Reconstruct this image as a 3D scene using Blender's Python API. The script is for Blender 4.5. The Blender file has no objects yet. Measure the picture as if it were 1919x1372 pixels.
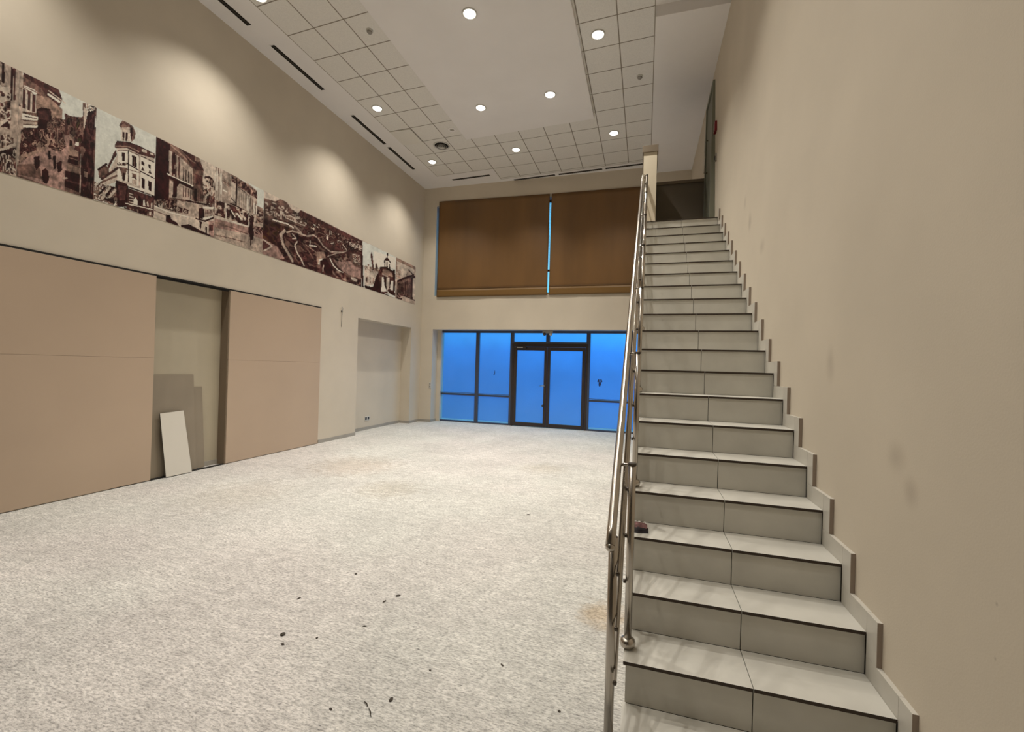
import bpy, bmesh, math, random
import numpy as np
from mathutils import Vector, Matrix

# ------------------------------------------------------------------ camera, sky, exposure
C = bpy.context.scene.collection
scene = bpy.context.scene
CAM = Vector((0.0, 0.0, 1.714))
cd = bpy.data.cameras.new('camera')
cd.sensor_fit = 'HORIZONTAL'
cd.sensor_width = 36.0
cd.lens = 824.766 / 1919.0 * 36.0
cd.clip_start = 0.05
cam = bpy.data.objects.new('camera', cd)
C.objects.link(cam)
ROT = ((0.9572110827537629, -0.02665111884932589, 0.28816082474453053),
       (0.28795408216320206, -0.011377802259185433, -0.9575766247049364),
       (0.02879912531513465, 0.9995800435582084, -0.003216659952993047))
cam.matrix_world = Matrix.Translation(CAM) @ Matrix(ROT).to_4x4()
scene.camera = cam

world = bpy.data.worlds.new('dusk_sky')
scene.world = world
world.use_nodes = True
wn = world.node_tree
wn.nodes.clear()
w_out = wn.nodes.new('ShaderNodeOutputWorld')
w_bg = wn.nodes.new('ShaderNodeBackground')
w_co = wn.nodes.new('ShaderNodeTexCoord')
w_sep = wn.nodes.new('ShaderNodeSeparateXYZ')
w_ramp = wn.nodes.new('ShaderNodeValToRGB')
w_map = wn.nodes.new('ShaderNodeMapRange')
w_map.inputs['From Min'].default_value = -0.3
w_map.inputs['From Max'].default_value = 0.5
wn.links.new(w_co.outputs['Generated'], w_sep.inputs[0])
wn.links.new(w_sep.outputs['Z'], w_map.inputs['Value'])
wn.links.new(w_map.outputs[0], w_ramp.inputs[0])
el = w_ramp.color_ramp.elements
el[0].position = 0.0; el[0].color = (0.012, 0.075, 0.27, 1)
el[1].position = 1.0; el[1].color = (0.15, 0.62, 1.0, 1)
e = el.new(0.22); e.color = (0.022, 0.118, 0.42, 1)
e = el.new(0.36); e.color = (0.022, 0.145, 0.56, 1)
e = el.new(0.42); e.color = (0.028, 0.22, 0.80, 1)
e = el.new(0.465); e.color = (0.045, 0.38, 1.0, 1)
e = el.new(0.62); e.color = (0.20, 0.68, 1.0, 1)
wn.links.new(w_ramp.outputs[0], w_bg.inputs['Color'])
w_az = wn.nodes.new('ShaderNodeMapRange')
w_az.inputs['From Min'].default_value = -0.5
w_az.inputs['From Max'].default_value = 0.0
w_az.inputs['To Min'].default_value = 1.05
w_az.inputs['To Max'].default_value = 1.75
wn.links.new(w_sep.outputs['X'], w_az.inputs['Value'])
wn.links.new(w_az.outputs[0], w_bg.inputs['Strength'])
wn.links.new(w_bg.outputs[0], w_out.inputs[0])

vs = scene.view_settings
vs.view_transform = 'Standard'
vs.look = 'None'
vs.gamma = 1.0
vs.exposure = 0.0
vs.use_curve_mapping = False
LAMP_W = 290.0
LAMP_COL = (1.0, 0.95, 0.87)

# ------------------------------------------------------------------ helpers
PI = math.pi
def lin(c):
    out = []
    for v in c:
        v = v / 255.0
        out.append(v / 12.92 if v <= 0.04045 else ((v + 0.055) / 1.055) ** 2.4)
    return out

def mat(name, col, rough=0.7, metal=0.0, noise=0.0, nscale=20.0, bump=0.0, bscale=80.0, spec=0.4, stretch=None):
    m = bpy.data.materials.new(name)
    m.use_nodes = True
    nt = m.node_tree
    b = nt.nodes['Principled BSDF']
    b.inputs['Base Color'].default_value = (*col, 1)
    b.inputs['Roughness'].default_value = rough
    b.inputs['Metallic'].default_value = metal
    b.inputs['Specular IOR Level'].default_value = spec
    tc = nt.nodes.new('ShaderNodeTexCoord')
    mp = nt.nodes.new('ShaderNodeMapping')
    if stretch:
        mp.inputs['Scale'].default_value = stretch
    nt.links.new(tc.outputs['Object'], mp.inputs[0])
    if noise:
        n = nt.nodes.new('ShaderNodeTexNoise')
        n.inputs['Scale'].default_value = nscale
        n.inputs['Detail'].default_value = 5
        nt.links.new(mp.outputs[0], n.inputs['Vector'])
        r = nt.nodes.new('ShaderNodeMapRange')
        r.inputs['From Min'].default_value = 0.25
        r.inputs['From Max'].default_value = 0.75
        r.inputs['To Min'].default_value = 1 - noise
        r.inputs['To Max'].default_value = 1 + noise
        nt.links.new(n.outputs[0], r.inputs['Value'])
        v = nt.nodes.new('ShaderNodeVectorMath')
        v.operation = 'SCALE'
        v.inputs[0].default_value = col
        nt.links.new(r.outputs[0], v.inputs['Scale'])
        nt.links.new(v.outputs[0], b.inputs['Base Color'])
    if bump:
        n2 = nt.nodes.new('ShaderNodeTexNoise')
        n2.inputs['Scale'].default_value = bscale
        n2.inputs['Detail'].default_value = 3
        nt.links.new(mp.outputs[0], n2.inputs['Vector'])
        bp = nt.nodes.new('ShaderNodeBump')
        bp.inputs['Strength'].default_value = bump
        bp.inputs['Distance'].default_value = 0.01
        nt.links.new(n2.outputs[0], bp.inputs['Height'])
        nt.links.new(bp.outputs[0], b.inputs['Normal'])
    return m

def add_box(bm, x0, x1, y0, y1, z0, z1, mi=0, M=None):
    co = [(x0, y0, z0), (x1, y0, z0), (x1, y1, z0), (x0, y1, z0), (x0, y0, z1), (x1, y0, z1), (x1, y1, z1), (x0, y1, z1)]
    if M is not None:
        co = [M @ Vector(c) for c in co]
    v = [bm.verts.new(c) for c in co]
    fs = []
    for f in ((3, 2, 1, 0), (4, 5, 6, 7), (0, 1, 5, 4), (1, 2, 6, 5), (2, 3, 7, 6), (3, 0, 4, 7)):
        face = bm.faces.new([v[i] for i in f])
        face.material_index = mi
        fs.append(face)
    return fs

def add_tube(bm, pts, r, seg=14, cap=True, smooth=True, mi=0):
    pts = [Vector(p) for p in pts]
    rings = []
    up = Vector((1, 0, 0))
    for i, p in enumerate(pts):
        a = pts[max(i - 1, 0)]; b = pts[min(i + 1, len(pts) - 1)]
        d = (b - a).normalized()
        u = up - d * up.dot(d)
        if u.length < 1e-3:
            u = Vector((0, 1, 0)) - d * d.y
        u.normalize(); w = d.cross(u)
        rr = r[i] if isinstance(r, (list, tuple)) else r
        rings.append([bm.verts.new(p + (u * math.cos(t) + w * math.sin(t)) * rr) for t in [2 * PI * k / seg for k in range(seg)]])
    for A, B in zip(rings, rings[1:]):
        for k in range(seg):
            f = bm.faces.new((A[k], A[(k + 1) % seg], B[(k + 1) % seg], B[k]))
            f.smooth = smooth; f.material_index = mi
    if cap:
        f = bm.faces.new(rings[0][::-1]); f.material_index = mi
        f = bm.faces.new(rings[-1]); f.material_index = mi

def add_lathe(bm, prof, centre, seg=28, axis='Z', mi=0):
    cx, cy, cz = centre
    rings = []
    for r, h in prof:
        ring = []
        for k in range(seg):
            t = 2 * PI * k / seg
            if axis == 'Z':
                co = (cx + r * math.cos(t), cy + r * math.sin(t), cz + h)
            elif axis == 'X':
                co = (cx + h, cy + r * math.cos(t), cz + r * math.sin(t))
            else:
                co = (cx + r * math.cos(t), cy + h, cz + r * math.sin(t))
            ring.append(bm.verts.new(co))
        rings.append(ring)
    for A, B in zip(rings, rings[1:]):
        for k in range(seg):
            f = bm.faces.new((A[k], A[(k + 1) % seg], B[(k + 1) % seg], B[k])); f.smooth = True; f.material_index = mi
    f = bm.faces.new(rings[0][::-1]); f.material_index = mi
    f = bm.faces.new(rings[-1]); f.material_index = mi

def obj(name, bm, mats, parent=None, bevel=0.0, origin=None):
    if origin is not None:
        bmesh.ops.translate(bm, verts=bm.verts, vec=-Vector(origin))
    bmesh.ops.recalc_face_normals(bm, faces=bm.faces)
    me = bpy.data.meshes.new(name)
    bm.to_mesh(me); bm.free()
    for m in (mats if isinstance(mats, (list, tuple)) else [mats]):
        me.materials.append(m)
    o = bpy.data.objects.new(name, me)
    C.objects.link(o)
    if origin is not None:
        o.location = origin
    if parent is not None:
        o.parent = parent
        base = Vector((0, 0, 0)); q = parent
        while q is not None:
            base += q.location; q = q.parent
        o.location = (Vector(origin) if origin is not None else Vector((0, 0, 0))) - base
    if bevel:
        bv = o.modifiers.new('bevel', 'BEVEL'); bv.width = bevel; bv.segments = 2; bv.limit_method = 'ANGLE'
    return o

def tag(o, label, cat, group=None, kind=None):
    o['label'] = label; o['category'] = cat
    if group: o['group'] = group
    if kind: o['kind'] = kind
    return o

def thing(name, label, cat, loc, group=None):
    o = bpy.data.objects.new(name, None)
    o.empty_display_size = 0.1
    C.objects.link(o); o.location = loc
    return tag(o, label, cat, group)

def struct(o):
    o['kind'] = 'structure'
    return o

def slab_with_holes(bm, axis, fixed, ur, vr, holes):
    """wall slab; axis 'X' (faces +-X, u=Y v=Z) or 'Y' (u=X v=Z); fixed=(a,b) thickness range."""
    us = sorted({ur[0], ur[1]} | {h[0] for h in holes} | {h[1] for h in holes})
    vss = sorted({vr[0], vr[1]} | {h[2] for h in holes} | {h[3] for h in holes})
    us = [u for u in us if ur[0] <= u <= ur[1]]; vss = [v for v in vss if vr[0] <= v <= vr[1]]
    def hole(i, j):
        if i < 0 or j < 0 or i >= len(us) - 1 or j >= len(vss) - 1: return True
        u = (us[i] + us[i + 1]) / 2; v = (vss[j] + vss[j + 1]) / 2
        return any(h[0] < u < h[1] and h[2] < v < h[3] for h in holes)
    vd = {}
    def V(i, j, s):
        k = (i, j, s)
        if k not in vd:
            p = (fixed[s], us[i], vss[j]) if axis == 'X' else (us[i], fixed[s], vss[j])
            vd[k] = bm.verts.new(p)
        return vd[k]
    for i in range(len(us) - 1):
        for j in range(len(vss) - 1):
            if hole(i, j): continue
            for s in (0, 1):
                bm.faces.new((V(i, j, s), V(i + 1, j, s), V(i + 1, j + 1, s), V(i, j + 1, s)))
            if hole(i - 1, j): bm.faces.new((V(i, j, 0), V(i, j + 1, 0), V(i, j + 1, 1), V(i, j, 1)))
            if hole(i + 1, j): bm.faces.new((V(i + 1, j, 0), V(i + 1, j + 1, 0), V(i + 1, j + 1, 1), V(i + 1, j, 1)))
            if hole(i, j - 1): bm.faces.new((V(i, j, 0), V(i + 1, j, 0), V(i + 1, j, 1), V(i, j, 1)))
            if hole(i, j + 1): bm.faces.new((V(i, j + 1, 0), V(i + 1, j + 1, 0), V(i + 1, j + 1, 1), V(i, j + 1, 1)))

# ------------------------------------------------------------------ dimensions (metres)
XW = -6.524      # left wall face
YB = 12.006      # back wall face
YS = 12.45       # shop front plane
ZC = 7.059       # ceiling
ZP = 6.98        # underside of the dropped ceiling panel
XR = 1.075       # right wall face
YF = -3.2        # wall behind the camera
RI, TR, Y1, ZO = 0.20597, 0.28288, 1.9600, -0.1239
ZL = ZO + 21 * RI   # landing height
SK = 0.055       # skew of the ceiling grid rows

# ------------------------------------------------------------------ materials
M_wall = mat('beige_wall_paint', (0.60, 0.53, 0.425), 0.75, noise=0.05, nscale=1.3, bump=0.05, bscale=120)
M_ceil = mat('white_plaster', (0.82, 0.79, 0.765), 0.8, noise=0.02, nscale=2, bump=0.02)
M_black = mat('black_void', (0.012, 0.010, 0.008), 0.8)
M_board = mat('raw_hardboard', (0.48, 0.365, 0.265), 0.6, noise=0.05, nscale=0.8, bump=0.04, bscale=200)
M_boardedge = mat('board_seam', (0.30, 0.22, 0.16), 0.8)
M_grey_board = mat('grey_plywood', (0.27, 0.225, 0.165), 0.6, noise=0.06, nscale=3)
M_white_board = mat('white_laminate', (0.66, 0.62, 0.54), 0.5)
M_tile = mat('grey_stone_tile', (0.56, 0.54, 0.48), 0.42, noise=0.10, nscale=4.0, bump=0.03, bscale=60)
M_tileedge = mat('brown_tile_edge', (0.045, 0.03, 0.02), 0.7)
M_skirt = mat('grey_skirting_tile', (0.56, 0.53, 0.465), 0.4, noise=0.06, nscale=6)
M_skirtedge = mat('brown_skirting_edge', (0.30, 0.24, 0.19), 0.6)
M_base = mat('grey_baseboard_tile', (0.35, 0.325, 0.28), 0.45, noise=0.06, nscale=6)
M_grout = mat('dark_grout', (0.05, 0.042, 0.035), 0.9)
M_steel = mat('brushed_stainless_steel', (0.44, 0.40, 0.35), 0.22, metal=1.0)
M_steel_dark = mat('dark_steel', (0.10, 0.085, 0.07), 0.4, metal=1.0)
M_frame = mat('dark_bronze_aluminium', (0.045, 0.035, 0.032), 0.35, metal=0.3)
M_frame_blue = mat('anodised_aluminium_mullion', (0.07, 0.085, 0.13), 0.35, metal=0.4)
M_parapet = mat('taupe_paint', (0.16, 0.13, 0.095), 0.7, noise=0.05, nscale=2)
M_coping = mat('brown_coping', (0.17, 0.13, 0.085), 0.6)
M_cream = mat('cream_paint', (0.66, 0.58, 0.44), 0.7)
M_doorgrey = mat('grey_green_door_paint', (0.20, 0.20, 0.15), 0.5)
M_red = mat('red_plastic', (0.20, 0.012, 0.016), 0.35)
M_white_pl = mat('white_plastic', (0.6, 0.58, 0.53), 0.4)
M_grey_pl = mat('grey_plastic', (0.30, 0.28, 0.25), 0.4)
M_black_pl = mat('black_plastic', (0.02, 0.018, 0.018), 0.4)
M_brass = mat('dull_metal', (0.4, 0.37, 0.33), 0.35, metal=0.9)

def carpet_material():
    m = bpy.data.materials.new('light_grey_carpet'); m.use_nodes = True
    nt = m.node_tree; b = nt.nodes['Principled BSDF']
    b.inputs['Roughness'].default_value = 0.95
    b.inputs['Specular IOR Level'].default_value = 0.1
    tc = nt.nodes.new('ShaderNodeTexCoord')
    def noise(scale, detail, stretch=(1, 1, 1), rough=0.6):
        mp = nt.nodes.new('ShaderNodeMapping'); mp.inputs['Scale'].default_value = stretch
        mp.inputs['Rotation'].default_value = (0, 0, 0.12)
        nt.links.new(tc.outputs['Object'], mp.inputs[0])
        n = nt.nodes.new('ShaderNodeTexNoise'); n.inputs['Scale'].default_value = scale
        n.inputs['Detail'].default_value = detail; n.inputs['Roughness'].default_value = rough
        nt.links.new(mp.outputs[0], n.inputs['Vector'])
        return n.outputs[0]
    def rng(src, a, bb, c, d):
        r = nt.nodes.new('ShaderNodeMapRange')
        for k, v in zip(('From Min', 'From Max', 'To Min', 'To Max'), (a, bb, c, d)): r.inputs[k].default_value = v
        nt.links.new(src, r.inputs['Value']); return r.outputs[0]
    def mul(a, bb):
        k = nt.nodes.new('ShaderNodeMath'); k.operation = 'MULTIPLY'
        nt.links.new(a, k.inputs[0]); nt.links.new(bb, k.inputs[1]); return k.outputs[0]
    fine = noise(95, 4, (0.38, 1, 1), 0.72)
    mid = noise(14, 4, (0.5, 1, 1))
    big = noise(1.1, 4)
    huge = noise(0.32, 3)
    f1 = rng(fine, 0.32, 0.56, 0.45, 1.08)
    f2 = rng(mid, 0.3, 0.62, 0.84, 1.05)
    f3 = rng(big, 0.3, 0.65, 0.86, 1.05)
    coarse = noise(34, 5, (0.30, 1, 1), 0.7)
    f4 = rng(coarse, 0.30, 0.60, 0.78, 1.05)
    specks = noise(52, 2, (0.5, 1.2, 1), 0.5)
    f5 = rng(specks, 0.26, 0.32, 0.50, 1.0)
    allf = mul(mul(mul(f1, f2), mul(f3, f4)), f5)
    mix = nt.nodes.new('ShaderNodeMix'); mix.data_type = 'RGBA'
    mix.inputs['A'].default_value = (0.68, 0.665, 0.615, 1)
    mix.inputs['B'].default_value = (0.68, 0.64, 0.60, 1)
    nt.links.new(rng(huge, 0.42, 0.6, 0, 1), mix.inputs['Factor'])
    # round-ish stains with a place of their own
    col = mix.outputs['Result']
    def stain(cx, cy, rad, tint, amount, col):
        d = nt.nodes.new('ShaderNodeVectorMath'); d.operation = 'DISTANCE'
        d.inputs[1].default_value = (cx, cy, 0)
        nt.links.new(tc.outputs['Object'], d.inputs[0])
        w = nt.nodes.new('ShaderNodeMath'); w.operation = 'ADD'
        nt.links.new(d.outputs['Value'], w.inputs[0]); nt.links.new(rng(mid, 0.2, 0.8, -0.5 * rad, 0.5 * rad), w.inputs[1])
        k = rng(w.outputs[0], rad * 0.3, rad, amount, 0.0)
        mm = nt.nodes.new('ShaderNodeMix'); mm.data_type = 'RGBA'
        nt.links.new(k, mm.inputs['Factor']); nt.links.new(col, mm.inputs['A'])
        mm.inputs['B'].default_value = (*tint, 1)
        return mm.outputs['Result']
    col = stain(-0.22, 3.15, 0.22, (0.62, 0.46, 0.27), 0.55, col)
    col = stain(-3.3, 5.3, 0.55, (0.50, 0.43, 0.33), 0.35, col)
    col = stain(-4.6, 6.3, 0.9, (0.55, 0.45, 0.36), 0.45, col)
    col = stain(-1.6, 7.4, 0.5, (0.55, 0.47, 0.36), 0.3, col)
    col = stain(-4.9, 4.4, 0.8, (0.55, 0.5, 0.42), 0.35, col)
    v = nt.nodes.new('ShaderNodeVectorMath'); v.operation = 'SCALE'
    nt.links.new(col, v.inputs[0]); nt.links.new(allf, v.inputs['Scale'])
    nt.links.new(v.outputs[0], b.inputs['Base Color'])
    bp = nt.nodes.new('ShaderNodeBump'); bp.inputs['Strength'].default_value = 0.9; bp.inputs['Distance'].default_value = 0.008
    nt.links.new(fine, bp.inputs['Height']); nt.links.new(bp.outputs[0], b.inputs['Normal'])
    return m

def tile_ceiling_material():
    m = bpy.data.materials.new('acoustic_ceiling_tiles'); m.use_nodes = True
    nt = m.node_tree; b = nt.nodes['Principled BSDF']; b.inputs['Roughness'].default_value = 0.85
    b.inputs['Specular IOR Level'].default_value = 0.2
    tc = nt.nodes.new('ShaderNodeTexCoord'); s = nt.nodes.new('ShaderNodeSeparateXYZ')
    nt.links.new(tc.outputs['Object'], s.inputs[0])
    def math_(op, a, bb):
        k = nt.nodes.new('ShaderNodeMath'); k.operation = op
        for i, q in enumerate((a, bb)):
            if isinstance(q, (int, float)): k.inputs[i].default_value = q
            else: nt.links.new(q, k.inputs[i])
        return k.outputs[0]
    ysk = math_('ADD', s.outputs['Y'], math_('MULTIPLY', s.outputs['X'], SK))
    def line(c, off, per):
        t = math_('DIVIDE', math_('SUBTRACT', c, off), per)
        fr = math_('FRACT', t, 0)
        d = math_('ABSOLUTE', math_('SUBTRACT', fr, 0.5), 0)      # 0.5 on the line
        return math_('MULTIPLY', math_('SUBTRACT', 0.5, d), per)  # distance to line in metres
    dx = line(s.outputs['X'], -0.53 - 0.5857 * 20, 0.5857)
    dy = line(ysk, 6.70 - 0.605 * 20, 0.605)
    d = math_('MINIMUM', dx, dy)
    r = nt.nodes.new('ShaderNodeMapRange')
    for k, v in zip(('From Min', 'From Max', 'To Min', 'To Max'), (0.004, 0.012, 0.0, 1.0)): r.inputs[k].default_value = v
    nt.links.new(d, r.inputs['Value'])
    mix = nt.nodes.new('ShaderNodeMix'); mix.data_type = 'RGBA'
    mix.inputs['A'].default_value = (0.26, 0.22, 0.17, 1); mix.inputs['B'].default_value = (0.76, 0.735, 0.685, 1)
    nt.links.new(r.outputs[0], mix.inputs['Factor'])
    n = nt.nodes.new('ShaderNodeTexNoise'); n.inputs['Scale'].default_value = 60; nt.links.new(tc.outputs['Object'], n.inputs['Vector'])
    rr = nt.nodes.new('ShaderNodeMapRange')
    for k, v in zip(('From Min', 'From Max', 'To Min', 'To Max'), (0.3, 0.7, 0.95, 1.04)): rr.inputs[k].default_value = v
    nt.links.new(n.outputs[0], rr.inputs['Value'])
    v = nt.nodes.new('ShaderNodeVectorMath'); v.operation = 'SCALE'
    nt.links.new(mix.outputs['Result'], v.inputs[0]); nt.links.new(rr.outputs[0], v.inputs['Scale'])
    nt.links.new(v.outputs[0], b.inputs['Base Color'])
    bp = nt.nodes.new('ShaderNodeBump'); bp.inputs['Distance'].default_value = 0.008; bp.inputs['Strength'].default_value = 0.6
    nt.links.new(r.outputs[0], bp.inputs['Height']); nt.links.new(bp.outputs[0], b.inputs['Normal'])
    return m

def glass_material(name, tint, frost):
    m = bpy.data.materials.new(name); m.use_nodes = True
    nt = m.node_tree; nt.nodes.clear()
    o = nt.nodes.new('ShaderNodeOutputMaterial')
    tr = nt.nodes.new('ShaderNodeBsdfTransparent'); tr.inputs[0].default_value = (*tint, 1)
    tl = nt.nodes.new('ShaderNodeBsdfTranslucent'); tl.inputs[0].default_value = (*tint, 1)
    gl = nt.nodes.new('ShaderNodeBsdfGlossy'); gl.inputs['Roughness'].default_value = 0.25
    gl.inputs['Color'].default_value = (0.7, 0.8, 1, 1)
    m1 = nt.nodes.new('ShaderNodeMixShader'); m1.inputs[0].default_value = frost
    m2 = nt.nodes.new('ShaderNodeMixShader'); m2.inputs[0].default_value = 0.04
    tc = nt.nodes.new('ShaderNodeTexCoord'); n = nt.nodes.new('ShaderNodeTexNoise')
    n.inputs['Scale'].default_value = 1.7; n.inputs['Detail'].default_value = 3
    nt.links.new(tc.outputs['Object'], n.inputs['Vector'])
    r = nt.nodes.new('ShaderNodeMapRange')
    for k, v in zip(('From Min', 'From Max', 'To Min', 'To Max'), (0.3, 0.7, 0.95, 1.0)): r.inputs[k].default_value = v
    nt.links.new(n.outputs[0], r.inputs['Value'])
    v = nt.nodes.new('ShaderNodeVectorMath'); v.operation = 'SCALE'; v.inputs[0].default_value = tint
    nt.links.new(r.outputs[0], v.inputs['Scale']); nt.links.new(v.outputs[0], tr.inputs[0])
    nt.links.new(tr.outputs[0], m1.inputs[1]); nt.links.new(tl.outputs[0], m1.inputs[2])
    nt.links.new(m1.outputs[0], m2.inputs[1]); nt.links.new(gl.outputs[0], m2.inputs[2])
    nt.links.new(m2.outputs[0], o.inputs[0])
    return m

M_carpet = carpet_material()
M_ctile = tile_ceiling_material()
M_glass = glass_material('frosted_window_film', (0.80, 0.88, 0.95), 0.14)
M_glass_clear = glass_material('clear_glass', (0.95, 0.97, 1.0), 0.05)

# ------------------------------------------------------------------ room shell
bm = bmesh.new(); add_box(bm, -7.4, 1.6, YF - 0.3, 13.2, -0.15, 0.0)
struct(obj('floor', bm, M_carpet))

NY0, NY1 = 3.95, 5.545          # store niche behind the boards
bm = bmesh.new()
n1 = (NY0, NY1, 0.0, 2.845); n2 = (8.93, 11.41, 0.0, 2.785)
slab_with_holes(bm, 'X', (-6.84, XW), (YF, YB + 0.9), (0, 7.4), [n1, n2])
add_box(bm, -7.15, -6.8401, YF, YB + 0.9, 0, 7.4)
struct(obj('wall_left', bm, M_wall))
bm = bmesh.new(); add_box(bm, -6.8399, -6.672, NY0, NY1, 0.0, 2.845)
struct(obj('wall_niche', bm, mat('shaded_niche_beige', (0.44, 0.385, 0.285), 0.8, noise=0.05, nscale=2)))  # depth shadow of the niche mixed into a darker wall colour
bm = bmesh.new(); add_box(bm, -6.6718, XW + 0.003, NY1 - 0.012, NY1, 0.0, 2.845)
struct(obj('trim_3', bm, mat('brown_board_edge', (0.20, 0.15, 0.10), 0.8)))

bm = bmesh.new()
wn_x0, wn_x1 = -6.12, 0.30
slab_with_holes(bm, 'Y', (YB, YB + 0.35), (XW - 0.001, XR + 0.3), (0, 7.4), [(-6.14, 0.45, 0.0, 2.795), (wn_x0, wn_x1, 3.80, 6.50)])
slab_with_holes(bm, 'Y', (YB + 0.3501, YS + 0.12), (XW - 0.001, XR + 0.3), (0, 3.6), [(-6.02, 0.45, 0.0, 2.835)])
struct(obj('wall_back', bm, M_wall))

# right wall: its upper storey leans a few centimetres inwards
def hand_smudges(m):
    # grimy patches where people steady themselves on the way up
    nt = m.node_tree; b = nt.nodes['Principled BSDF']
    src = b.inputs['Base Color'].links[0].from_socket
    tc = nt.nodes.new('ShaderNodeTexCoord')
    n = nt.nodes.new('ShaderNodeTexNoise'); n.inputs['Scale'].default_value = 3.0; n.inputs['Detail'].default_value = 4
    nt.links.new(tc.outputs['Object'], n.inputs['Vector'])
    for (y, z, ry, rz, k) in SMUDGES:
        mp = nt.nodes.new('ShaderNodeMapping'); mp.vector_type = 'TEXTURE'
        mp.inputs['Location'].default_value = (XR, y, z); mp.inputs['Scale'].default_value = (1, ry, rz)
        nt.links.new(tc.outputs['Object'], mp.inputs[0])
        ln = nt.nodes.new('ShaderNodeVectorMath'); ln.operation = 'LENGTH'; nt.links.new(mp.outputs[0], ln.inputs[0])
        ad = nt.nodes.new('ShaderNodeMath'); ad.operation = 'ADD'; nt.links.new(ln.outputs['Value'], ad.inputs[0]); nt.links.new(n.outputs[0], ad.inputs[1])
        r = nt.nodes.new('ShaderNodeMapRange'); r.interpolation_type = 'SMOOTHSTEP'
        for q, v in zip(('From Min', 'From Max', 'To Min', 'To Max'), (0.45, 1.5, k, 0.0)): r.inputs[q].default_value = v
        nt.links.new(ad.outputs[0], r.inputs['Value'])
        mx = nt.nodes.new('ShaderNodeMix'); mx.data_type = 'RGBA'
        nt.links.new(r.outputs[0], mx.inputs['Factor']); nt.links.new(src, mx.inputs['A']); mx.inputs['B'].default_value = (0.26, 0.21, 0.16, 1)
        src = mx.outputs['Result']
    nt.links.new(src, b.inputs['Base Color'])
    return m
SMUDGES = [(5.41, 3.40, 0.11, 0.16, 0.45), (4.85, 2.98, 0.15, 0.12, 0.28), (5.7, 3.72, 0.10, 0.12, 0.25), (3.1, 1.80, 0.09, 0.15, 0.32), (2.36, 1.37, 0.11, 0.10, 0.30), (2.24, 1.24, 0.08, 0.09, 0.32),
           (1.764, 1.017, 0.010, 0.012, 0.6), (1.765, 0.846, 0.008, 0.012, 0.5)]
M_wall_smudged = hand_smudges(mat('beige_wall_paint_smudged', (0.60, 0.53, 0.425), 0.75, noise=0.05, nscale=1.3, bump=0.05, bscale=120))
bm = bmesh.new(); add_box(bm, XR, 1.5, YF, YB, 0, 4.4)
struct(obj('wall_right', bm, M_wall_smudged))
bm = bmesh.new()
pr = [(XR, 4.4001), (1.018, 7.1), (1.018, 7.4), (1.5, 7.4), (1.5, 4.4001)]
a = [bm.verts.new((x, YF, z)) for x, z in pr]; b_ = [bm.verts.new((x, YB, z)) for x, z in pr]
bm.faces.new(a); bm.faces.new(b_[::-1])
for i in range(5): bm.faces.new((a[i], b_[i], b_[(i + 1) % 5], a[(i + 1) % 5]))
struct(obj('wall_right', bm, M_wall))

bm = bmesh.new(); add_box(bm, XW, XR + 0.3, YF - 0.3, YF, 0, 7.4)
struct(obj('wall_front', bm, mat('low_bounce_wall', (0.13, 0.115, 0.095), 0.8)))  # unseen wall, coloured dark so less bounce light reaches risers and right wall

# ceiling: smooth border, tile field, all at one height
bm = bmesh.new()
def quad(pts, z, mi):
    f = bm.faces.new([bm.verts.new((x, y, z)) for x, y in pts]); f.material_index = mi
def ys(x, yp): return yp - SK * x
TX0, TX1, TXM = -5.76, 0.022, -4.045
quad([(XW, YF), (TX0, YF), (TX0, YB), (XW, YB)], ZC, 0)
quad([(TX0, YF), (TX1, YF), (TX1, ys(TX1, 10.935)), (TX0, ys(TX0, 10.935))], ZC, 1)
quad([(TXM, ys(TXM, 10.935)), (TX1, ys(TX1, 10.935)), (TX1, ys(TX1, 11.62)), (TXM, ys(TXM, 11.62))], ZC, 1)
quad([(TX0, ys(TX0, 10.935)), (TXM, ys(TXM, 10.935)), (TXM, YB), (TX0, YB)], ZC, 0)
quad([(TXM, ys(TXM, 11.62)), (TX1, ys(TX1, 11.62)), (TX1, YB), (TXM, YB)], ZC, 0)
quad([(TX1, YF), (1.3, YF), (1.3, 6.70), (TX1, 6.70)], ZC, 0)
def edge_line(x0, y0, x1, y1, w=0.007):
    d = Vector((x1 - x0, y1 - y0)).normalized(); nx, ny = -d.y * w, d.x * w
    quad([(x0 - nx, y0 - ny), (x1 - nx, y1 - ny), (x1 + nx, y1 + ny), (x0 + nx, y0 + ny)], ZC - 0.0008, 2)
edge_line(TX0, YF, TX0, ys(TX0, 10.935)); edge_line(TX0, ys(TX0, 10.935), TXM, ys(TXM, 10.935))
edge_line(TXM, ys(TXM, 10.935), TXM, ys(TXM, 11.62)); edge_line(TXM, ys(TXM, 11.62), TX1 - 0.01, ys(TX1, 11.62)); edge_line(TX1 - 0.009, YF, TX1 - 0.009, ys(TX1, 11.62))
add_box(bm, XW - 0.3, 1.4, YF - 0.3, YB + 0.4, ZC + 0.04, ZC + 0.2)
struct(obj('ceiling', bm, [M_ceil, M_ctile, mat('ceiling_edge_angle', (0.34, 0.30, 0.24), 0.7)]))

# lowered soffit above the upper part of the stair
bm = bmesh.new(); add_box(bm, TX1, 1.3, 6.70, YB, 6.89, ZC + 0.02)
struct(obj('ceiling_soffit', bm, M_ceil))

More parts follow.
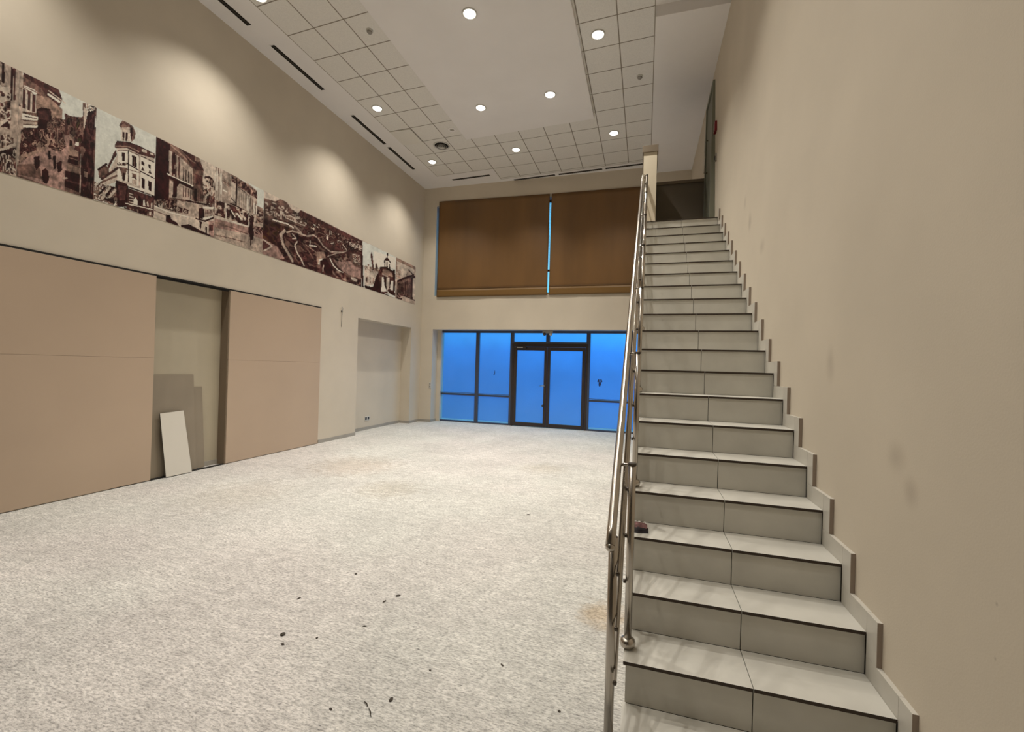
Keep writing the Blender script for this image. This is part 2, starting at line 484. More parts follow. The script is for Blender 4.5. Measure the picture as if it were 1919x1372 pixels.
# dropped smooth ceiling panel
bm = bmesh.new()
px0, px1 = -4.105, -1.15
pts = [(px0, -1.5), (px1, -1.5), (px1, ys(px1, 9.215)), (px0, ys(px0, 9.215))]
lo = [bm.verts.new((x, y, ZP)) for x, y in pts]; hi = [bm.verts.new((x, y, ZC)) for x, y in pts]
bm.faces.new(lo[::-1])
for i in range(4): bm.faces.new((lo[i], lo[(i + 1) % 4], hi[(i + 1) % 4], hi[i]))
struct(obj('trim_1', bm, M_ceil, bevel=0.0))

# baseboards
def baseboard(name, boxes):
    bm = bmesh.new()
    for b in boxes: add_box(bm, *b)
    return struct(obj(name, bm, M_base, bevel=0.002))
baseboard('baseboard_left', [(XW, XW + 0.012, 7.69, 8.93, 0, 0.075), (-6.84, -6.828, 8.93, 11.41, 0, 0.075),
                             (-6.84, XW, 11.398, 11.41, 0, 0.075), (XW, XW + 0.012, 11.41, YB, 0, 0.075),
                             (-6.672, -6.662, NY0, NY1 - 0.012, 0, 0.075)])
baseboard('baseboard_back', [(XW, -6.14, YB - 0.012, YB, 0, 0.075), (-6.14, -6.128, YB, YS - 0.1, 0, 0.075)])

# ------------------------------------------------------------------ shop front
def frame_bar(bm, x0, x1, z0, z1, y0=YS - 0.03, y1=YS + 0.05): add_box(bm, x0, x1, y0, y1, z0, z1)
k = YS / YB
def sx(x): return x * k     # sight line from the back wall plane onto the shop-front plane
xl, xm1, xd0, xd1, xre = -5.86 * k * 0.995, sx(-4.67), sx(-3.62), sx(-1.465), sx(-0.40)
ZT = 2.80; ZM = 0.845
def window(n, x0, x1, rails, label_parts=True, z0=0.0, z1=ZT):
    bm = bmesh.new()
    frame_bar(bm, x0, x0 + 0.055, z0, z1); frame_bar(bm, x1 - 0.055, x1, z0, z1)
    frame_bar(bm, x0 + 0.055, x1 - 0.055, z1 - 0.07, z1); frame_bar(bm, x0 + 0.055, x1 - 0.055, z0, z0 + 0.05)
    o = struct(obj('window_%d' % n, bm, M_frame_blue, bevel=0.004))
    if rails:
        bm = bmesh.new(); frame_bar(bm, x0 + 0.055, x1 - 0.055, ZM - 0.025, ZM + 0.03)
        obj('mid_rail', bm, M_frame_blue, o, bevel=0.004)
        bm = bmesh.new(); add_box(bm, x0 + 0.05, x1 - 0.05, YS - 0.05, YS - 0.035, ZM + 0.045, ZM + 0.06)
        obj('push_bar', bm, M_frame_blue, o)
    zz = [z0 + 0.05, ZM - 0.025, ZM + 0.03, z1 - 0.07] if rails else [z0 + 0.05, z1 - 0.07]
    for i in range(0, len(zz), 2):
        bm = bmesh.new(); add_box(bm, x0 + 0.05, x1 - 0.05, YS + 0.005, YS + 0.013, zz[i] - 0.005, zz[i + 1] + 0.005)
        obj('pane', bm, M_glass, o)
    return o
wA = window(1, xl - 0.06, xm1 + 0.002, True)
wB = window(2, xm1 + 0.002, xd0, True)
wC = window(3, xd1, xre + 0.06, True)
wD = window(4, xre + 0.06, 0.45, True)
# transom above the double door
xmid = sx(-2.585)
wT1 = window(5, xd0, xmid, False, z0=2.43, z1=ZT)
wT2 = window(6, xmid, xd1, False, z0=2.43, z1=ZT)
# left filler between jamb and frame
# double door
bm = bmesh.new()
frame_bar(bm, xd0, xd0 + 0.07, 0, 2.43); frame_bar(bm, xd1 - 0.07, xd1, 0, 2.43); frame_bar(bm, xd0 + 0.07, xd1 - 0.07, 2.33, 2.43)
dframe = struct(obj('door_1', bm, M_frame, bevel=0.004))
def leaf(x0, x1):
    bm = bmesh.new()
    frame_bar(bm, x0, x0 + 0.085, 0.012, 2.325, YS - 0.045, YS + 0.02); frame_bar(bm, x1 - 0.085, x1, 0.012, 2.325, YS - 0.045, YS + 0.02)
    frame_bar(bm, x0 + 0.085, x1 - 0.085, 2.225, 2.325, YS - 0.045, YS + 0.02); frame_bar(bm, x0 + 0.085, x1 - 0.085, 0.012, 0.125, YS - 0.045, YS + 0.02)
    l = obj('door_leaf', bm, M_frame, dframe, bevel=0.004)
    bm = bmesh.new(); add_box(bm, x0 + 0.08, x1 - 0.08, YS - 0.016, YS - 0.008, 0.12, 2.23)
    obj('pane', bm, M_glass, l)
    return l
lf = leaf(xd0 + 0.075, xmid - 0.004); rf = leaf(xmid + 0.004, xd1 - 0.075)
hx = xmid - 0.045
bm = bmesh.new()
add_box(bm, hx - 0.022, hx + 0.022, YS - 0.056, YS - 0.045, 0.98, 1.26)
obj('lock_plate', bm, M_steel_dark, lf, bevel=0.003)
bm = bmesh.new()
add_tube(bm, [(hx, YS - 0.05, 1.21), (hx, YS - 0.11, 1.21), (hx - 0.02, YS - 0.12, 1.21), (hx - 0.14, YS - 0.12, 1.208)], 0.011)
obj('door_handle', bm, M_steel, lf)
bm = bmesh.new(); add_lathe(bm, [(0.001, 0), (0.03, 0.0), (0.035, 0.03), (0.02, 0.06), (0.001, 0.06)], (hx - 0.045, YS - 0.12, 0.64), axis='Y')
add_box(bm, hx - 0.05, hx - 0.04, YS - 0.07, YS - 0.044, 0.63, 0.65)
obj('door_knob', bm, M_black_pl, lf)
bm = bmesh.new(); add_box(bm, xd0 + 0.15, xd0 + 0.45, YS - 0.12, YS - 0.046, 2.27, 2.34)
dc = obj('door_closer', bm, M_frame, lf, bevel=0.006)
bm = bmesh.new(); add_box(bm, xd0 + 0.18, xd0 + 0.36, YS - 0.126, YS - 0.121, 2.295, 2.315)
obj('closer_plate', bm, M_white_pl, dc)

# marks left on the glass: dark smudges of adhesive
def smudge(pts, cx, cz, s, label):
    bm = bmesh.new()
    for dx, dz, w, h, rot in pts:
        M = Matrix.Translation((cx + dx * s, YS - 0.0005, cz + dz * s)) @ Matrix.Rotation(rot, 4, 'Y')
        seg = 12
        v0 = [bm.verts.new(M @ Vector((w * s * math.cos(t), 0.0, h * s * math.sin(t)))) for t in [2 * PI * q / seg for q in range(seg)]]
        v1 = [bm.verts.new(M @ Vector((w * s * math.cos(t), 0.004, h * s * math.sin(t)))) for t in [2 * PI * q / seg for q in range(seg)]]
        bm.faces.new(v0[::-1]); bm.faces.new(v1)
        for q in range(seg): bm.faces.new((v0[q], v0[(q + 1) % seg], v1[(q + 1) % seg], v1[q]))
    o = obj('sticker', bm, mat('dark_blue_sticker', (0.01, 0.03, 0.12), 0.6))
    return tag(o, label, 'sticker')
smudge([(-0.35, 0.45, 0.25, 0.45, 0.3), (0.4, 0.5, 0.22, 0.45, -0.35), (0.02, -0.35, 0.32, 0.7, 0.05)], sx(-1.14), 1.36, 0.105,
       'dark forked sticker on the tall blue pane right of the double door')
smudge([(0.0, 0.2, 0.13, 0.8, 0.0), (-0.2, -0.45, 0.28, 0.15, -0.5)], sx(-4.13), 1.53, 0.085,
       'small dark hook-shaped sticker on the blue pane left of the double door')

# presence sensor with two lenses above the doors
t = thing('motion_sensor', 'small grey motion sensor above the middle of the double door', 'sensor', (xmid + 0.02, YB + 0.3, 2.72))
bm = bmesh.new(); add_box(bm, xmid - 0.13, xmid + 0.17, YB + 0.24, YB + 0.30, 2.715, 2.795)
obj('housing', bm, M_grey_pl, t, bevel=0.01)
for dx in (-0.07, 0.11):
    bm = bmesh.new(); add_lathe(bm, [(0.001, -0.02), (0.03, -0.015), (0.045, 0.02), (0.045, 0.05), (0.001, 0.05)], (xmid + dx, YB + 0.23, 2.69), axis='Y')
    obj('lens', bm, M_steel_dark if dx < 0 else M_white_pl, t)

# ------------------------------------------------------------------ upper window and its blinds
bm = bmesh.new()
wy0, wy1 = YB + 0.22, YB + 0.28
def wbar(x0, x1, z0, z1): add_box(bm, x0, x1, wy0, wy1, z0, z1)
wbar(wn_x0, wn_x0 + 0.16, 3.80, 6.5); wbar(wn_x1 - 0.06, wn_x1, 3.80, 6.5); wbar(wn_x0 + 0.05, wn_x1 - 0.06, 6.44, 6.5); wbar(wn_x0 + 0.05, wn_x1 - 0.06, 3.80, 3.87)
for x in (-4.5, -1.1): wbar(x - 0.03, x + 0.03, 3.87, 6.44)
wbar(wn_x0 + 0.05, -4.53, 4.47, 4.52); wbar(-4.47, -1.13, 4.47, 4.52); wbar(-1.07, wn_x1 - 0.06, 4.47, 4.52)
wU = struct(obj('window_7', bm, M_frame, bevel=0.004))
for a, b in ((wn_x0 + 0.05, -4.53), (-4.47, -1.13), (-1.07, wn_x1 - 0.06)):
    bm = bmesh.new(); add_box(bm, a, b, wy0 + 0.02, wy0 + 0.028, 3.87, 6.44); obj('pane', bm, M_glass_clear, wU)

def blind_material():
    m = mat('brown_blind_fabric', (0.165, 0.082, 0.024), 0.45, noise=0.22, nscale=0.9, bump=0.05, bscale=150, spec=0.5, stretch=(1.6, 1, 0.35))
    return m
M_blind = blind_material()
M_hem = mat('ochre_hem_band', (0.18, 0.095, 0.024), 0.5)
def blind(x0, x1, zt, zb, ztr, label, seed):
    t = thing('window_blind', label, 'blind', ((x0 + x1) / 2, YB - 0.03, zb), 'brown blinds over the upper window')
    rnd = random.Random(seed)
    ph = [(rnd.uniform(2, 7), rnd.uniform(0, 6), rnd.uniform(0.001, 0.004)) for _ in range(5)]
    def sheet(z0f, z1f, th, n, name, m, yoff):
        bm = bmesh.new(); g = {}
        nx, nz = 60, n
        for s in (0, 1):
            for i in range(nx + 1):
                u = i / nx; x = x0 + (x1 - x0) * u
                a = z0f(u); b = z1f(u)
                for j in range(nz + 1):
                    v = j / nz; z = a + (b - a) * v
                    # curved fabric edges next to the bright gap
                    xx = x
                    y = YB - 0.03 + yoff + sum(A * math.sin(f * x + p) for f, p, A in ph) * (1 - v * 0.6) + s * th
                    g[i, j, s] = bm.verts.new((xx, y, z))
        for i in range(nx):
            for j in range(nz):
                for s in (0, 1):
                    f = bm.faces.new((g[i, j, s], g[i + 1, j, s], g[i + 1, j + 1, s], g[i, j + 1, s])); f.smooth = True
        for i in range(nx):
            for j in (0, nz): bm.faces.new((g[i, j, 0], g[i + 1, j, 0], g[i + 1, j, 1], g[i, j, 1]))
        for j in range(nz):
            for i in (0, nx): bm.faces.new((g[i, j, 0], g[i, j + 1, 0], g[i, j + 1, 1], g[i, j, 1]))
        return obj(name, bm, m, t)
    top = lambda u: zt + (ztr - zt) * u
    sheet(lambda u: zb + 0.20, top, 0.004, 24, 'fabric', M_blind, 0.0)
    sheet(lambda u: zb, lambda u: zb + 0.22, 0.006, 4, 'hem_band', M_hem, -0.010)
    bm = bmesh.new(); add_tube(bm, [(x0 + 0.01, YB + 0.02, zt - 0.04), (x1 - 0.01, YB + 0.02, ztr - 0.04)], 0.022); obj('roller_tube', bm, M_steel_dark, t)
    return t
blind(-6.03, -2.645, 6.63, 3.755, 6.575, 'wide brown blind left of the bright gap over the upper window', 4)
blind(-2.60, 0.32, 6.575, 3.755, 6.55, 'brown blind between the bright gap and the stair railing', 9)
bm = bmesh.new()
for i in range(46): add_lathe(bm, [(0.001, -0.012), (0.010, 0), (0.001, 0.012)], (-2.622, YB - 0.045, 6.45 - i * 0.04), seg=6)
add_tube(bm, [(-2.622, YB - 0.045, 6.5), (-2.622, YB - 0.045, 4.62)], 0.003, seg=5)
tag(obj('blind_chain', bm, M_steel_dark), 'thin dark pull chain hanging in the gap between the brown blinds', 'chain')

# ------------------------------------------------------------------ mezzanine landing
bm = bmesh.new(); add_box(bm, -0.105, 1.075, 7.66, 9.2, ZL - 0.22, ZL)
struct(obj('floor_landing', bm, M_tile))
bm = bmesh.new()
add_box(bm, -0.045, 0.10, 7.70, 9.2, 0, ZL - 0.22)
struct(obj('wall_under_landing', bm, M_wall))
bm = bmesh.new(); add_box(bm, -0.105, 0.108, 7.64, 9.05, ZL, 5.36); struct(obj('wall_parapet_left', bm, M_cream))
bm = bmesh.new(); add_box(bm, 0.109, 1.045, 9.05, 9.2, ZL, 5.36); struct(obj('wall_parapet_back', bm, M_parapet))
bm = bmesh.new(); add_box(bm, -0.125, 0.125, 7.62, 9.2, 5.36, 5.475); add_box(bm, 0.125, 1.04, 9.03, 9.22, 5.36, 5.42)
struct(obj('trim_2', bm, M_coping, bevel=0.004))

# door beside the landing, in the right wall
def wx(z): return XR if z < 4.4 else XR - 0.057 * (z - 4.4) / 2.7
bm = bmesh.new()
dz0, dz1, dy0, dy1 = ZL, 6.72, 8.12, 9.03
xa = wx(5.5)
add_box(bm, xa - 0.06, xa + 0.05, dy0, dy0 + 0.06, dz0, dz1); add_box(bm, xa - 0.06, xa + 0.05, dy1 - 0.05, dy1, dz0, dz1); add_box(bm, xa - 0.06, xa + 0.05, dy0 + 0.06, dy1 - 0.05, dz1 - 0.06, dz1)
d2 = struct(obj('door_2', bm, M_doorgrey, bevel=0.003))
bm = bmesh.new(); add_box(bm, xa - 0.035, xa + 0.02, dy0 + 0.062, dy1 - 0.052, dz0 + 0.01, dz1 - 0.062)
dl = obj('door_leaf', bm, M_doorgrey, d2)
bm = bmesh.new()
hy = dy1 - 0.22
add_tube(bm, [(xa - 0.035, hy, 5.42), (xa - 0.085, hy, 5.42), (xa - 0.085, hy, 6.02), (xa - 0.035, hy, 6.02)], 0.013)
obj('door_handle', bm, M_steel, dl)

t = thing('fire_call_point', 'small red fire alarm call point on the right wall beside the landing door', 'alarm', (wx(5.85), 7.98, 5.79))
x = wx(5.85)
bm = bmesh.new(); add_box(bm, x - 0.035, x + 0.005, 7.90, 8.05, 5.74, 5.90); obj('housing', bm, M_red, t, bevel=0.006)
bm = bmesh.new(); add_box(bm, x - 0.038, x - 0.0345, 7.935, 8.015, 5.77, 5.87); obj('glass_window', bm, mat('dark_red_window', (0.12, 0.005, 0.008), 0.2), t)
x = wx(5.35)
t = thing('key_switch', 'small dark switch on the right wall below the red alarm box', 'switch', (x, 7.98, 5.28))
bm = bmesh.new(); add_box(bm, x - 0.018, x + 0.01, 7.93, 7.99, 5.25, 5.37); obj('plate', bm, M_brass, t, bevel=0.003)
bm = bmesh.new(); add_box(bm, x - 0.03, x - 0.018, 7.95, 7.975, 5.27, 5.33); obj('toggle', bm, M_black_pl, t)

# ------------------------------------------------------------------ staircase
XS0, XJ, XS1 = -0.05, 0.513, 1.052
st = thing('staircase', 'straight flight of grey tiled steps climbing along the right wall', 'staircase', (0.5, Y1, 0))
def nose(k): return Y1 + (k - 1) * TR
def lev(k): return ZO + k * RI
# solid body below the tiles
bm = bmesh.new()
prof = [(Y1 + 0.022, 0.0)]
for k in range(1, 22):
    prof += [(nose(k) + 0.022, lev(k) - 0.0175), (nose(k + 1) + 0.022, lev(k) - 0.0175)] if k < 21 else [(nose(k) + 0.022, lev(k) - 0.014), (7.655, lev(k) - 0.014)]
prof += [(7.655, 0.0)]
pp = []
for q in prof:
    if not pp or (abs(pp[-1][0] - q[0]) > 1e-6 or abs(pp[-1][1] - q[1]) > 1e-6): pp.append(q)
a = [bm.verts.new((XS0 + 0.006, y, z)) for y, z in pp]; b_ = [bm.verts.new((XR - 0.004, y, z)) for y, z in pp]
bm.faces.new(a).material_index = 0; bm.faces.new(b_[::-1])
for i in range(len(pp)):
    f = bm.faces.new((a[i], b_[i], b_[(i + 1) % len(pp)], a[(i + 1) % len(pp)])); f.material_index = 1
obj('stair_body', bm, [M_wall, M_grout], st)
for k in range(1, 22):
    y = nose(k); z = lev(k); yn = nose(k + 1) if k < 21 else 7.655
    bm = bmesh.new()
    for x0, x1 in ((XS0 - 0.012, XJ - 0.0018), (XJ + 0.0018, XS1)):
        fs = add_box(bm, x0, x1, y, yn + 0.008, z - 0.0165, z)
        fs[2].material_index = 1
    obj('tread', bm, [M_tile, M_tileedge], st)
    bm = bmesh.new()
    zb = lev(k - 1) if k > 1 else 0.0
    for x0, x1 in ((XS0, XJ - 0.0022), (XJ + 0.0022, XS1)):
        add_box(bm, x0, x1, y + 0.010, y + 0.020, zb + 0.0015, z - 0.017)
    obj('riser', bm, M_tile, st)
    # stepped skirting tile on the wall
    bm = bmesh.new()
    h = 0.098; xa0, xa1 = XS1 + 0.001, XR - 0.0005
    ylo = y - 0.10
    zlow = zb + (h if k > 1 else 0)
    add_box(bm, xa0, xa1, ylo, y - 0.0015, zlow + 0.0012, z + h)
    fs = add_box(bm, xa0, xa1, y - 0.0003, (yn - 0.0006) if k < 21 else 7.64, z - 0.01, z + h)
    fs2 = bm.faces[:]
    for f in bm.faces:
        f.normal_update()
        if f.normal.y < -0.9: f.material_index = 1
    obj('skirting_tile', bm, [M_skirt, M_skirtedge], st)

# ------------------------------------------------------------------ stair railing
rl = thing('stair_railing', 'stainless steel railing with round handrail and three sloping bars beside the stair', 'railing', (-0.08, 2.0, 0))
SL = RI / TR
def hz(y): return 0.962 + 0.7215 * (y - 2.0)
bm = bmesh.new()
HXa, HXb = -0.122, -0.105
pts = [(HXa, 1.975, hz(1.975) + 0.0), (HXa, 2.05, hz(2.05))]
pts += [(HXa + (HXb - HXa) * s, 2.05 + (7.45 - 2.05) * s, hz(2.05 + (7.45 - 2.05) * s)) for s in [q / 12 for q in range(1, 13)]]
pts += [(-0.10, 7.55, hz(7.5) + 0.02), (-0.085, 7.645, hz(7.5) + 0.02)]
add_tube(bm, pts, 0.0215, 18)
# rounded end cap
add_lathe(bm, [(0.001, -0.018), (0.013, -0.013), (0.0205, -0.002), (0.0215, 0.006)], (HXa, 1.972, hz(1.972)), axis='Y', seg=18)
obj('handrail', bm, M_steel, rl)
for off in (0.125, 0.365, 0.60):
    bm = bmesh.new()
    y0 = 1.985; y1 = 7.60
    add_tube(bm, [(-0.088, y0, hz(y0) - off), (-0.083, y1, hz(y1) - off)], 0.0085, 12)
    add_lathe(bm, [(0.001, -0.008), (0.0095, -0.006), (0.0095, 0.004)], (-0.088, y0, hz(y0) - off), axis='Y', seg=12, mi=1)
    obj('bar', bm, [M_steel, M_steel_dark], rl)
posts = [(-0.112, 2.03, 0.0)] + [(-0.046, 2.365 + 3 * TR * n, lev(2 + 3 * n)) for n in range(7)]
for n, (x, y, zb) in enumerate(posts):
    zt = hz(y) + 0.030
    bm = bmesh.new()
    if n == 0:
        add_tube(bm, [(x, y, zb), (x, y, hz(y) - 0.015)], 0.0205, 18)
    else:
        add_tube(bm, [(x, y, zb + 0.02), (x, y, zt - 0.03)], 0.0190, 18)
        add_tube(bm, [(x, y, zt - 0.03), (x, y, zt - 0.018)], 0.0205, 18, mi=1)
    p = obj('post', bm, [M_steel, M_steel_dark], rl)
    if n:
        bm = bmesh.new(); add_lathe(bm, [(0.024, 0.0), (0.036, 0.008), (0.040, 0.024), (0.036, 0.040), (0.022, 0.050)], (x, y, zb + 0.001), seg=24)
        obj('base_cover', bm, M_steel, p)
        bm = bmesh.new(); add_tube(bm, [(x - 0.012, y, zt - 0.026), (x - 0.030, y, zt - 0.028), (x - 0.056, y, hz(y) - 0.002)], 0.008, 10)
        obj('bracket', bm, M_steel, p)
        for off in (0.125, 0.365, 0.60):
            bm = bmesh.new(); zz = hz(y) - off
            add_tube(bm, [(x - 0.012, y, zz), (x - 0.030, y, zz)], 0.011, 10)
            obj('bar_clamp', bm, M_steel_dark, p)
    else:
        for off in (0.125, 0.365, 0.60):
            bm = bmesh.new(); zz = hz(y) - off
            add_tube(bm, [(x + 0.012, y, zz), (x + 0.024, y, zz)], 0.010, 10)
            obj('bar_clamp', bm, M_steel_dark, p)

# small bundle left on the fourth tread
t = thing('work_glove', 'small dark red and black folded glove on a stair tread next to the railing', 'glove', (0.02, 2.93, lev(4) + 0.001))
z4 = lev(4) + 0.001
bm = bmesh.new()
def pillow(bm, x0, x1, y0, y1, z0, z1, seed, mi=0):
    rnd = random.Random(seed); n = 9; top = {}
    for i in range(n + 1):
        for j in range(n + 1):
            u = i / n; v = j / n
            e_ = min(u, 1 - u, v, 1 - v) * 4; e_ = min(e_, 1) ** 0.5
            top[i, j] = (x0 + (x1 - x0) * u, y0 + (y1 - y0) * v + 0.006 * math.sin(5 * u + seed), z0 + (z1 - z0) * e_ * (0.8 + 0.2 * rnd.random()))
    vt = {k: bm.verts.new(c) for k, c in top.items()}
    vb = {k: bm.verts.new((c[0], c[1], z0)) for k, c in top.items()}
    for i in range(n):
        for j in range(n):
            f = bm.faces.new((vt[i, j], vt[i + 1, j], vt[i + 1, j + 1], vt[i, j + 1])); f.smooth = True
            bm.faces.new((vb[i, j], vb[i, j + 1], vb[i + 1, j + 1], vb[i + 1, j]))
    for i in range(n):
        for a, b in (((i, 0), (i + 1, 0)), ((i + 1, n), (i, n)), ((0, i + 1), (0, i)), ((n, i), (n, i + 1))):
            bm.faces.new((vb[a], vb[b], vt[b], vt[a]))
pillow(bm, -0.045, 0.052, 2.88, 2.965, z4, z4 + 0.026, 3)
obj('palm', bm, mat('black_fabric', (0.012, 0.008, 0.010), 0.8), t)
bm = bmesh.new(); pillow(bm, -0.045, 0.045, 2.915, 2.995, z4 + 0.020, z4 + 0.038, 7)
obj('cuff', bm, mat('dusty_red_fabric', (0.16, 0.075, 0.07), 0.8, noise=0.5, nscale=60), t)
bm = bmesh.new()
for cx in (-0.03, -0.005, 0.028): pillow(bm, cx - 0.011, cx + 0.011, 2.99, 3.01, z4 + 0.024, z4 + 0.034, 5)
obj('trim_patch', bm, M_white_pl, t)

# ------------------------------------------------------------------ ceiling fixtures
def emission(name, col, s):
    m = bpy.data.materials.new(name); m.use_nodes = True
    nt = m.node_tree; nt.nodes.clear(); o = nt.nodes.new('ShaderNodeOutputMaterial'); e_ = nt.nodes.new('ShaderNodeEmission')
    e_.inputs[0].default_value = (*col, 1); e_.inputs[1].default_value = s; nt.links.new(e_.outputs[0], o.inputs[0]); return m
M_lens = emission('lit_diffuser', (1.0, 0.97, 0.9), 9.0)
def downlight(x, y, z, label, group=None, power=1.0):
    t = thing('recessed_downlight', label, 'downlight', (x, y, z), group)
    bm = bmesh.new()
    add_lathe(bm, [(0.088, 0.0), (0.112, 0.0), (0.115, -0.006), (0.108, -0.012), (0.092, -0.012), (0.086, -0.004)], (x, y, z - 0.0005), seg=32)
    obj('trim_ring', bm, M_white_pl, t)
    bm = bmesh.new(); add_lathe(bm, [(0.001, 0.0), (0.086, 0.0), (0.086, -0.006), (0.075, -0.022), (0.045, -0.034), (0.001, -0.038)], (x, y, z - 0.001), seg=32)
    obj('diffuser', bm, M_lens, t)
    ld = bpy.data.lights.new('downlight_beam', 'SPOT')
    ld.energy = LAMP_W * power; ld.color = LAMP_COL; ld.spot_size = math.radians(112); ld.spot_blend = 1.0; ld.shadow_soft_size = 0.035
    lo_ = bpy.data.objects.new('downlight_beam', ld); C.objects.link(lo_); lo_.parent = t; lo_.location = (0, 0, -0.06)
    return t
panel_l = [(-2.64, 6.05, 'downlight in the smooth dropped panel, the nearest and largest of its three'),
           (-3.33, 8.33, 'downlight near the far left corner of the smooth dropped panel'),
           (-1.875, 8.25, 'downlight near the far right corner of the smooth dropped panel')]
for x, y, l in panel_l: downlight(x, y, ZP, l)
tile_l = [(-0.85, 7.05, 'downlight in the ceiling tiles right of the dropped panel, nearest on that side'),
          (-0.80, 10.09, 'downlight in the ceiling tiles just beyond the far right corner of the dropped panel'),
          (-3.156, 10.30, 'downlight in the ceiling tiles behind the dropped panel, above the blinds'),
          (-5.48, 10.41, 'downlight in the tiles at the far left corner, beside the round vent'),
          (-5.50, 7.95, 'downlight in the tiles by the left wall, beside the third slot vent'),
          (-5.56, 5.06, 'downlight cut by the top edge of the picture, beside the left slot vents')]
for i, (x, y, l) in enumerate(tile_l): downlight(x, y, ZC, l, power=1.35 if i == 0 else 1.0)
for x, y, z in ((-0.85, 4.3, ZC), (-0.85, 1.5, ZC), (-5.55, 2.4, ZC), (-5.55, -0.3, ZC), (-2.64, 3.4, ZP), (-2.64, 0.6, ZP)):
    downlight(x, y, z, 'downlight in the ceiling above the camera, out of the picture', 'downlights above the picture', power={4.3: 1.35, 0.6: 0.6, -0.3: 0.6}.get(y, 1.0))

def slot_vent(cx, cy, length, ang, label, group, w=0.085):
    """linear diffuser; ang = rotation about Z of its long axis from X"""
    t = thing('slot_vent', label, 'vent', (cx, cy, ZC), group)
    R = Matrix.Translation((cx, cy, 0)) @ Matrix.Rotation(ang, 4, 'Z')
    bm = bmesh.new()
    h = length / 2
    for a, b, c, d in ((-h, h, w / 2, w / 2 + 0.014), (-h, h, -w / 2 - 0.014, -w / 2), (-h - 0.014, -h, -w / 2 - 0.014, w / 2 + 0.014), (h, h + 0.014, -w / 2 - 0.014, w / 2 + 0.014)):
        add_box(bm, a, b, c, d, ZC - 0.005, ZC + 0.001, M=R)
    obj('frame', bm, M_ceil, t)
    bm = bmesh.new(); add_box(bm, -h, h, -w / 2, w / 2, ZC - 0.002, ZC + 0.0005, M=R)
    obj('dark_slot', bm, M_black, t)
    bm = bmesh.new(); n = int(length / 0.05); st_ = length / n
    holes = []
    for i in range(n):
        for q0, q1 in ((-w / 2 + 0.001, -0.006), (0.006, w / 2 - 0.001)):
            holes.append((-h + i * st_ + 0.003, -h + (i + 1) * st_ - 0.003, q0, q1))
    slab_with_holes(bm, 'Y', (0.0, 0.0022), (-h, h), (-w / 2, w / 2), holes)
    bmesh.ops.transform(bm, matrix=Matrix.Translation((0, 0, ZC - 0.0022)) @ R @ Matrix(((1, 0, 0, 0), (0, 0, 1, 0), (0, -1, 0, 0), (0, 0, 0, 1))), verts=bm.verts)
    obj('grille', bm, M_steel_dark, t)
GS = 'slot vents along the left wall'
for y0, y1, l in ((4.15, 5.46, 'slot vent cut by the top of the picture, nearest along the left wall'),
                  (5.91, 7.147, 'slot vent along the left wall, second from the top of the picture'),
                  (8.045, 9.305, 'slot vent along the left wall ending just before the last one'),
                  (9.46, 10.70, 'slot vent along the left wall nearest the blinds')):
    slot_vent(-6.185, (y0 + y1) / 2, y1 - y0, PI / 2, l, GS)
GB = 'slot vents above the blinds'
for x0, x1, yp, l in ((-5.43, -4.27, 11.27, 'slot vent over the left end of the brown blinds, apart from the others'),
                      (-3.70, -2.50, 11.765, 'slot vent above the gap between the brown blinds'),
                      (-2.40, -1.215, 11.765, 'middle slot vent over the right brown blind'),
                      (-1.13, -0.03, 11.765, 'slot vent running in behind the top of the stair railing')):
    cx = (x0 + x1) / 2
    slot_vent(cx, ys(cx, yp), x1 - x0, -math.atan(SK), l, GB)

# round air diffuser: concentric cones
t = thing('round_vent', 'round air vent with dark rings in the ceiling tiles near the far left corner', 'vent', (-4.87, 9.70, ZC))
bm = bmesh.new(); add_lathe(bm, [(0.20, 0.0), (0.205, -0.006), (0.19, -0.016), (0.170, -0.008), (0.165, 0.0)], (-4.87, 9.70, ZC - 0.0004), seg=40); obj('rim', bm, M_white_pl, t)
bm = bmesh.new(); add_lathe(bm, [(0.001, 0.0), (0.164, 0.0), (0.164, -0.004), (0.001, -0.004)], (-4.87, 9.70, ZC - 0.001), seg=40); obj('dark_throat', bm, M_black, t)
for r in (0.135, 0.095, 0.055):
    bm = bmesh.new()
    seg = 36
    def ring(rr, z): return [bm.verts.new((-4.87 + rr * math.cos(2 * PI * q / seg), 9.70 + rr * math.sin(2 * PI * q / seg), z)) for q in range(seg)]
    rs = [ring(r, ZC - 0.034), ring(r - 0.022, ZC - 0.006), ring(r - 0.025, ZC - 0.006), ring(r - 0.003, ZC - 0.036)]
    for A, B in zip(rs, rs[1:] + rs[:1]):
        for q in range(seg):
            f = bm.faces.new((A[q], A[(q + 1) % seg], B[(q + 1) % seg], B[q])); f.smooth = True
    obj('ring', bm, M_grey_pl if r > 0.1 else M_white_pl, t)

